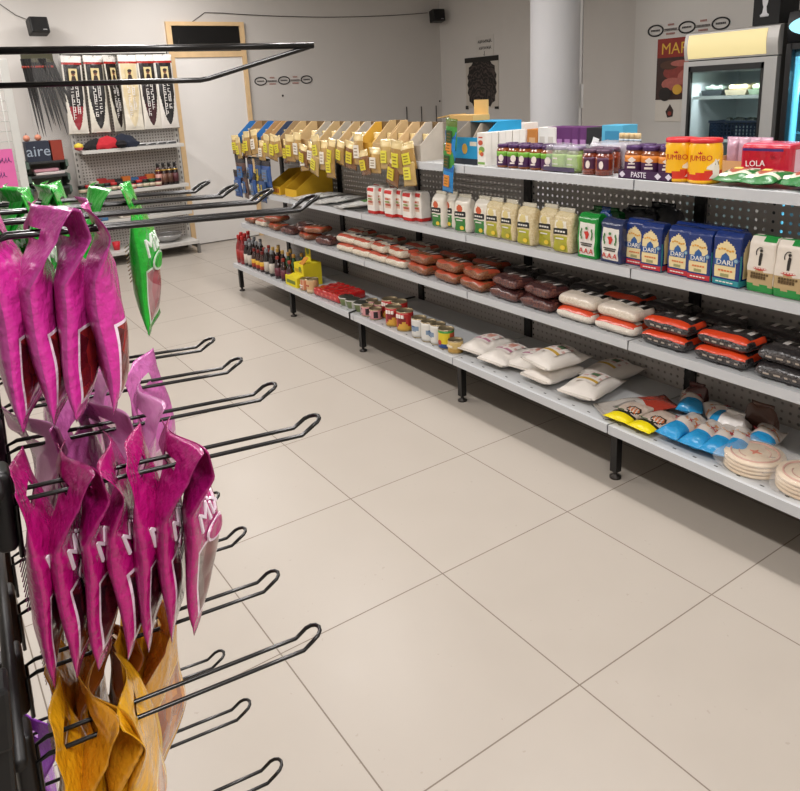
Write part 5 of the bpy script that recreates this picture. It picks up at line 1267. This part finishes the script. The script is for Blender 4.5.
# contents of the grey fridge
def inF(x, y, z): return (FX + y, 1.2075 - x, z)
for i, (x, c, l) in enumerate(((-.20, '2b3033', 'dark tray of wrapped food on upper fridge shelf, left'), (-.02, '9a8f78', 'beige tray of wrapped food on upper fridge shelf, middle'), (.15, '6f7f6a', 'greenish tray of wrapped food on upper fridge shelf, right'))):
    t = thing('food_tray', l, 'tray', inF(x, .22, 1.438), FACE); part('tray', G().prism([(-.07, 0), (.07, 0), (.082, .035), (-.082, .035)], 'y', -.1, .1), mat(c, .4), t); part('food', G().softbox(.14, .17, .05, 10, 8, 4, .02, lambda x, y, z: (x, y, z * (.7 + .3 * noise.noise(Vector((x * 30, y * 30, i))))), M=T(0, 0, .033)), mat(('7d8a80', 'c9b890', 'a8b89a')[i], .3, coat=.5, var=.4, vs=30), t)
t = thing('plastic_crate', 'black open mesh crate on the lower fridge shelf behind glass', 'crate', inF(.03, .23, 1.148), FACE)
g = G(); W_, H_ = .40, .12
for k in range(16):
    x = -W_ / 2 + k * W_ / 15; g.box(x - .004, x + .004, -.15, -.144, 0, H_)
    g.box(x - .004, x + .004, .144, .15, 0, H_)
for k in range(6): z = k * H_ / 5; g.box(-W_ / 2, W_ / 2, -.15, -.144, z - .003, z + .003); g.box(-W_ / 2, W_ / 2, .144, .15, z - .003, z + .003)
for s in (-1, 1): g.box(s * W_ / 2 - .003, s * W_ / 2 + .003, -.15, .15, 0, H_)
g.box(-W_ / 2, W_ / 2, -.15, .15, -.0, .004); part('mesh_walls', g, mat('1c2c44', .45), t)
part('top_rim', G().box(-W_ / 2 - .008, W_ / 2 + .008, -.158, -.146, H_ - .012, H_ + .004).box(-W_ / 2 - .008, W_ / 2 + .008, .146, .158, H_ - .012, H_ + .004), mat('16243a', .45), t)
g = G()
for k in range(7): g.lathe([(.002, -.03), (.028, -.012), (.032, .01), (.018, .03), (.002, .034)], 10, M=T(-.13 + .045 * k, -.03 + .03 * (k % 2), .105))
part('contents', g, mat('20261f', .5, var=.4), t)
# black box with white figure on the fridge
zb = zf; u0, u1 = 753, 780
yb = (yfor(u0, FX + .02, 1.95) + yfor(u1, FX + .02, 1.95)) / 2; wb = yfor(u0, FX + .02, 1.95) - yfor(u1, FX + .02, 1.95)
t = thing('black_carton', 'black carton with white figure emblem standing on the grey fridge', 'carton', (FX + .02, yb, zb), FACE)
part('carton', G().box(-wb / 2, wb / 2, 0, .22, 0, .30), card('131314'), t, .003)
part('emblem', G().lathe([(.028, 0), (.030, .012), (.016, .022), (.010, .06), (.016, .075), (.020, .10), (.010, .108), (.012, .12), (.002, .132)], 16, M=T(-.01, -.001, .05) @ Matrix.Diagonal((1, .08, 1, 1))), mat('cfcfd2', .5), t)
# second fridge, black, mostly out of frame
y0 = yfor(786.5, FX - .02, 1.6)
t, w, D, H = fridge(y0, y0 - .70, 1.93, '0f1012', '0c0d10', None, 'black glass door fridge with glowing cyan oval panel at right edge', FX - .02)
g = G().disc(0, -.030, H - .095, .338, .078, 0, 40, .004); part('lit_oval_panel', g, mat('9fe2f0', .5, emit=1.0, var=.02), t, label='glowing cyan oval panel')
dr = G()
for x0, x1, z0, z1 in ((-w / 2, -w / 2 + .035, .17, H - .192), (w / 2 - .035, w / 2, .17, H - .192), (-w / 2 + .028, w / 2 - .035, .17, .22), (-w / 2 + .028, w / 2 - .035, H - .228, H - .192)): dr.box(x0, x1, -.02, .025, z0, z1)
d_ = part('door', dr, mat('0e0f12', .4), t); part('glass_pane', G().box(-w / 2 + .028, w / 2 - .035, -.008, -.004, .22, H - .228), glass('d4ecf4', .1), d_); part('handle', G().box(w / 2 - .03, w / 2 - .01, -.045, -.02, .75, 1.15), mat('3a3a3c', .4), d_)
part('inner_tube', G().tube([(-w / 2 + .05, .05, .3), (-w / 2 + .05, .05, H - .32)], .016, 8), mat('9fe6f8', .5, emit=1.6, var=0), t)
for z in (.5, .85, 1.2, 1.45): part('wire_shelf', G().box(-w / 2 + .032, w / 2 - .032, .06, D - .04, z - .006, z), mat('c8dde2', .4), t)
lamp('fridge_lamp', (FX + .10, y0 - .35, 1.58), (.5, .05), 9, (.6, .92, 1), (0, 0, FACE))
for i in range(6):
    tt_ = thing('drink_bottle', 'blue drink bottle inside the black fridge, %s from left on its shelf' % ORD[i], 'bottle', (FX + .10, y0 - .10 - .09 * i, 1.2), FACE, 'bottles in the black fridge')
    part('bottle', G().lathe([(.03, 0), (.033, .01), (.033, .14), (.014, .19), (.014, .2)], 14), mat('4a86c0', .2, coat=.5), tt_); part('cap', G().lathe([(.016, .2), (.016, .222), (.013, .224)], 12), mat('b8d8e8', .4), tt_); part('label', G().lathe([(.0336, .04), (.0336, .11)], 14), mat('2a5aa0', .4), tt_)
# ------------------------------------------------------------------ hook display stand in the foreground (it leans slightly)
SR = Matrix.Rotation(-.056, 3, 'Z') @ Matrix.Rotation(.095, 3, 'Y') @ Matrix.Rotation(-.039, 3, 'X')
SO = Vector((-.945, -1.134, 1.459))
SM = Matrix.Translation(SO) @ SR.to_4x4()
ZR = (0, -.232, -.481, -.757); TH = (.058, .037, .056, .03); SP = .125; LH = .262
def setm(o, M): o.matrix_world = M; return o
def film(h, rough=.25): return mat(h, rough, bump=.6, bs=60, coat=.4, var=.1, vs=25)
hookm = mat('1c1b1b', .3, .6, coat=.3)
st = thing('hook_stand', 'black floor stand carrying rows of wire hooks at left edge', 'display stand'); setm(st, Matrix.Translation((SO.x, SO.y, 0)))
SI = Matrix.Translation((SO.x, SO.y, 0)).inverted()
def sp(p): return tuple(SI @ (SM @ Vector(p)))
def floorpt(x, y):
    a = SM @ Vector((x, y, 0)); d = SR @ Vector((0, 0, 1)); t_ = (a.z - .02) / d.z
    return tuple(SI @ (a - d * t_))
for y in (-.035, .42):
    b0 = Vector(floorpt(-.312, y)); b1 = Vector(sp((-.312, y, .20)))
    part('post', G().tube([b0, b0.lerp(b1, .5), b1], .0105, 12), blackm, st)
    part('base_foot', G().box(b0.x - .16, b0.x + .26, b0.y - .025, b0.y + .025, -.0, .025), blackm, st, .006)
for zr, zo in zip(ZR + (.13,), (.0, -.022, .026, .0, .0)):
    part('row_bar', G().tube([sp((-.281, -.045, zr + .012)), sp((-.281, .45, zr + .012))], .007, 8), blackm, st)
    for y in (-.05, .44):
        g = G(); g.box(-.330, -.283, y - .018, y + .016, zr + zo + .02, zr + zo + .078); g.box(-.30, -.284, y - .010, y + .010, zr + min(0, zo) - .01, zr + zo + .03)
        g.v = [sp(v) for v in g.v]; part('bar_bracket', g, mat('0f0f10', .5), st, .004)
def hookwire():
    w = .0115; P = [(-.004, -w, -.052), (-.004, -w, -.004), (.006, -w, 0)]
    for k in range(1, 6): P.append((.006 + (LH - .006) * k / 5, -w, 0))
    P += [(LH + .012, -w, .0075)]
    for k in range(7):
        a = -PI / 2 + PI * k / 6; P.append((LH + .0125 + .0115 * math.cos(a), w * math.sin(a), .008 + .0045 * math.cos(a)))
    P += [(LH + .012, w, .0075)]
    for k in range(5, 0, -1): P.append((.006 + (LH - .006) * k / 5, w, 0))
    P += [(.006, w, 0), (-.004, w, -.004), (-.004, w, -.052)]
    return G().tube(P, .0023, 8)
def hookproto():
    t = thing('display_hook', None, 'hook')
    part('wire', hookwire(), hookm, t); part('rear_clip', G().softbox(.018, .034, .075, 4, 5, 8, .007, M=T(-.014, 0, -.045)), mat('0e0e0f', .4), t)
    return t
hp_ = hookproto(); first = True
rn = ['top', 'second', 'third', 'fourth']; cn_ = ['nearest', 'second nearest', 'third nearest', 'farthest']
def hook_matrix(r, c): return SM @ Matrix.Translation((-LH * math.cos(TH[r]), c * SP, ZR[r] - LH * math.sin(TH[r]))) @ Matrix.Rotation(-TH[r], 4, 'Y')
for r in range(4):
    for c in range(4):
        if first: o = hp_; first = False
        else: o = dup(hp_, (0, 0, 0))
        tag(o, 'black wire hook with upturned loop end, %s row of loops, %s column' % (rn[r], cn_[c]), 'hook', 'display hooks'); setm(o, hook_matrix(r, c))
t = thing('label_hook', 'large black double bar hook above all others at top left', 'hook'); setm(t, SM)
part('top_bar', G().tube([(-.285, 0, .128), (-.1, 0, .146), (.020, 0, .158)], .0031, 10), hookm, t)
part('lower_prong', G().tube([(-.285, .003, .102), (-.090, .003, .119), (-.082, .003, .121), (.014, .001, .1555), (.020, 0, .158)], .0024, 10), hookm, t)
part('rear_clip', G().box(-.30, -.275, -.015, .015, .085, .145), mat('0e0e0f', .4), t, .004)
# ------------------------------------------------------------------ sweet bags hung on the hooks
def sweetbag(body, back, win, border, W, H, TT, seed, twist=0., clear=None, logo=True, printl=True, curl=.0, winv=(.06, .44), textc='f0e0ee'):
    t = thing('sweet_bag', None, 'sweets bag')
    def dz(s, u, v):
        if .845 < v < .90 and abs(u - .5) < .16: return None
        if s == 'f':
            a, b = winv
            if .10 < u < .90 and a < v < b:
                return 3 if (u < .137 or u > .863 or v < a + .016 or v > b - .016) else 2
            return 0
        if clear and v < .8: return 2
        return 1
    def df(x, y, z):
        v = z / H
        y2 = y + curl * max(0, v - .80) ** 2 * 22 * (1 + .6 * math.sin(x * 60 + seed)) + .003 * math.sin(z * 40 + seed)
        a = (.30 + twist) * min(1., max(0, v - .66) / .2)
        c, s = math.cos(a), math.sin(a)
        return (x * c - y2 * s, x * s + y2 * c, z)
    part('pouch', G().pouch(W, H, TT, 29, 60, seed=seed, fin=.19, finb=.04, design=dz, amp=.006, px=.5, deform=df),
         [film(body, .22), back, win, film(border, .3)], t)
    def lay(g):                                            # lay flat artwork onto the bulging front film
        out = []
        for x, y, z in g.v:
            u = min(.98, max(.02, x / W + .5)); v = z / H
            q = 0 if (v < .04 or v > .81) else max(0, math.sin(PI * (v - .04) / .77)) ** .5
            pr = math.sin(PI * u) ** .6
            n = noise.noise(Vector((x * 22 + seed * 7.3, z * 22, 2))) * .006; n0 = noise.noise(Vector((x * 14 + seed * 3.1, z * 9, 5))) * .0072
            out.append(df(x * (1 - .06 * q), -(TT / 2 * pr * q + .0006) + n * q * pr + n0 - .0012 + y, z))
        g.v = out
        return g
    if logo:
        z = H * winv[1] + .004
        g = G().disc(.0, 0, z, .020, .012, 0, 18, .0015); g.disc(.0, -.0012, z, .017, .009, 1, 18, .001); lay(g)
        part('logo_badge', g, [film(border, .3), film(body, .3)], t)
        part('lettering', lay(G().text('Mix', .034, -.012, 0, H * .60, 0, rot=.25)), [mat(textc, .4)], t)
    if printl:
        g = G()
        for k in range(10): g.box(-W * .30, W * .22 - .006 * (k % 3), TT * .46 + .001, TT * .46 + .0018, H * (.36 + .026 * k), H * (.36 + .026 * k) + .0012)
        part('small_print', g, mat('5a1040' if body[0] not in 'ed1' else '7a5a20', .5), t)
    return t
gum = speck('5a1218', 'b8302c', 55, .15, .8); gumd = speck('1c1416', '7a1c28', 50, .15, .8); gumw = speck('c9a8a8', 'a83a4a', 60, .15, .8); gumy = speck('8a3a10', 'd88a28', 50, .15, .8)
def kinds(n, **k):
    return [Kind(sweetbag(seed=i * 3 + k.pop('s0', 1) if False else i * 3 + 1, twist=(-.18, .16, .28, -.05)[i % 4], curl=(.012, -.014, .010, .015)[i % 4], **k)) for i in range(n)]
mag = kinds(4, body='b00e6e', back=film('960f62', .3), win=gumd, border='ead4e4', W=.098, H=.192, TT=.026)
pin = kinds(4, body='d0309a', back=film('a83a86', .3), win=gum, border='efdcec', W=.100, H=.178, TT=.031, logo=False)
grn = kinds(3, body='14b52c', back=film('0f9a26', .3), win=gumw, border='d8ecd8', W=.105, H=.178, TT=.028, textc='eef4ee')
pal = kinds(3, body='cf6ab4', back=clearfilm('d68cc0', .72, .2), win=clearfilm('d9b8cc', .6, .2), border='e0a8d0', W=.11, H=.20, TT=.022, logo=False, printl=False)
yel = kinds(4, body='e5a81a', back=film('c98a1c', .3), win=gumy, border='f0d890', W=.11, H=.205, TT=.028, logo=False, textc='5a3a8a')
org = kinds(3, body='d99a1c', back=clearfilm('a85a1a', .9, .2), win=gumy, border='e8c060', W=.115, H=.20, TT=.024, logo=False)
pur = Kind(sweetbag('9a3fc0', film('8f3ab8', .3), gumd, 'd8c0e8', .13, .19, .026, 40, .2, logo=False))
bagH = {}
def hang(kinds_, i, r, c, back, label, group, yaw=0., H=.205, tilt=0.):
    kd = kinds_[i % len(kinds_)] if isinstance(kinds_, list) else kinds_
    p = SM @ Vector((-back * math.cos(TH[r]), c * SP, ZR[r] - back * math.sin(TH[r])))
    yaw = yaw * .5 - math.atan2(p.x - CP.x, p.y - CP.y) - .27
    # the bag swings about the wire
    o = kd.put((p.x, p.y, z), 0, label, group, rot=(0, 0, PI / 2 + yaw))
    o.rotation_euler = (tilt, 0, PI / 2 + yaw)
    off = Matrix.Rotation(PI / 2 + yaw, 3, 'Z') @ Matrix.Rotation(tilt, 3, 'X') @ Vector((0, 0, H * .872))
    o.location = p - off
    return o
B0 = (.257, .238, .222, .203, .243)
for i, bk_ in enumerate((.260, .236, .211, .185)):
    hang(pin, i, 0, 0, bk_, 'pink sweet bag on the nearest hook of the top row, %s from the stand' % ORD[i], 'pink bags on the top near hook', (.05, .1, .12, .22)[i], .178, (.0, .02, .03, .05)[i])
hang(grn, 0, 0, 2, .104, 'single green sweet bag hanging alone, well away from the others', 'green bags', .15, .178, -.02)
for i, bk_ in enumerate((.158, .186, .214, .24)):
    hang(grn, i + 1, 0, 2 if i in (0, 2) else 3, bk_, 'green sweet bag behind the top pink bags, %s from the lone green one' % ORD[i], 'green bags', (-.1, -.3, .2, .1)[i], .178, .03)
for i, bk_ in enumerate((.17, .20, .235)):
    hang(grn, i, 0, 3, bk_, 'green sweet bag on the farthest top hook behind the rest, %s from its tip' % ORD[i], 'green bags', (.1, -.2, .1)[i], .178, .02)
for i, bk_ in enumerate((.252, .228, .2045, .180, .157, .134, .110)):
    hang(mag, i, 1, 0, bk_, 'dark magenta sweet bag on the nearest hook of second row, %s from the stand' % ORD[i], 'magenta bags on the second row', (.12, -.10, -.05, -.12, .0, .10, .12)[i], .192, (.02, .03, .03, .04, .05, .08, .06)[i])
hang(pal, 0, 1, 2, .100, 'single pale pink translucent bag hanging apart above the magenta bags', 'pale pink bags', -.35, .195, .0)
for i, (c, bk_) in enumerate(((1, .135), (1, .165), (1, .20), (2, .17), (2, .21), (3, .15), (3, .20), (1, .235))):
    hang(pal, i + 1, 1, c, bk_, 'pale pink translucent bag behind the magenta bags, number %s, %s hook column' % (ORD[i], cn_[c]), 'pale pink bags', .3 * math.sin(i * 2.1), .195, .02)
for i, bk_ in enumerate((.238, .218, .196, .176)):
    hang(yel, i, 2, 0, bk_, 'golden yellow sweet bag on the nearest hook of third row, %s from the stand' % ORD[i], 'yellow bags on the third row', (.1, -.2, .15, -.1)[i], .20, .03)
for i, bk_ in enumerate((.235, .205, .172, .150, .128)):
    hang(org, i, 2, 1, bk_, 'amber brown sweet bag on second hook of third row, %s from the stand' % ORD[i], 'amber bags on the third row', (.1, -.1, .25, -.3, -.35)[i], .195, .03)
for i, (c, bk_) in enumerate(((2, .23), (2, .20), (3, .22))):
    hang(org, i + 1, 2, c, bk_, 'amber sweet bag deep behind on the third row, %s column, %s one' % (cn_[c], ORD[i]), 'amber bags on the third row', .2 * i, .195, .02)
hang(pur, 0, 3, 3, .26, 'purple sweet bag low behind the stand post', None, .6, .19, 0)
for i, bk_ in enumerate((.24, .215)):
    hang(yel, i + 1, 3, 0, bk_, 'golden yellow sweet bag on the lowest nearest hook, %s from the stand' % ORD[i], 'yellow bags on the lowest row', .1 - .2 * i, .20, .03)
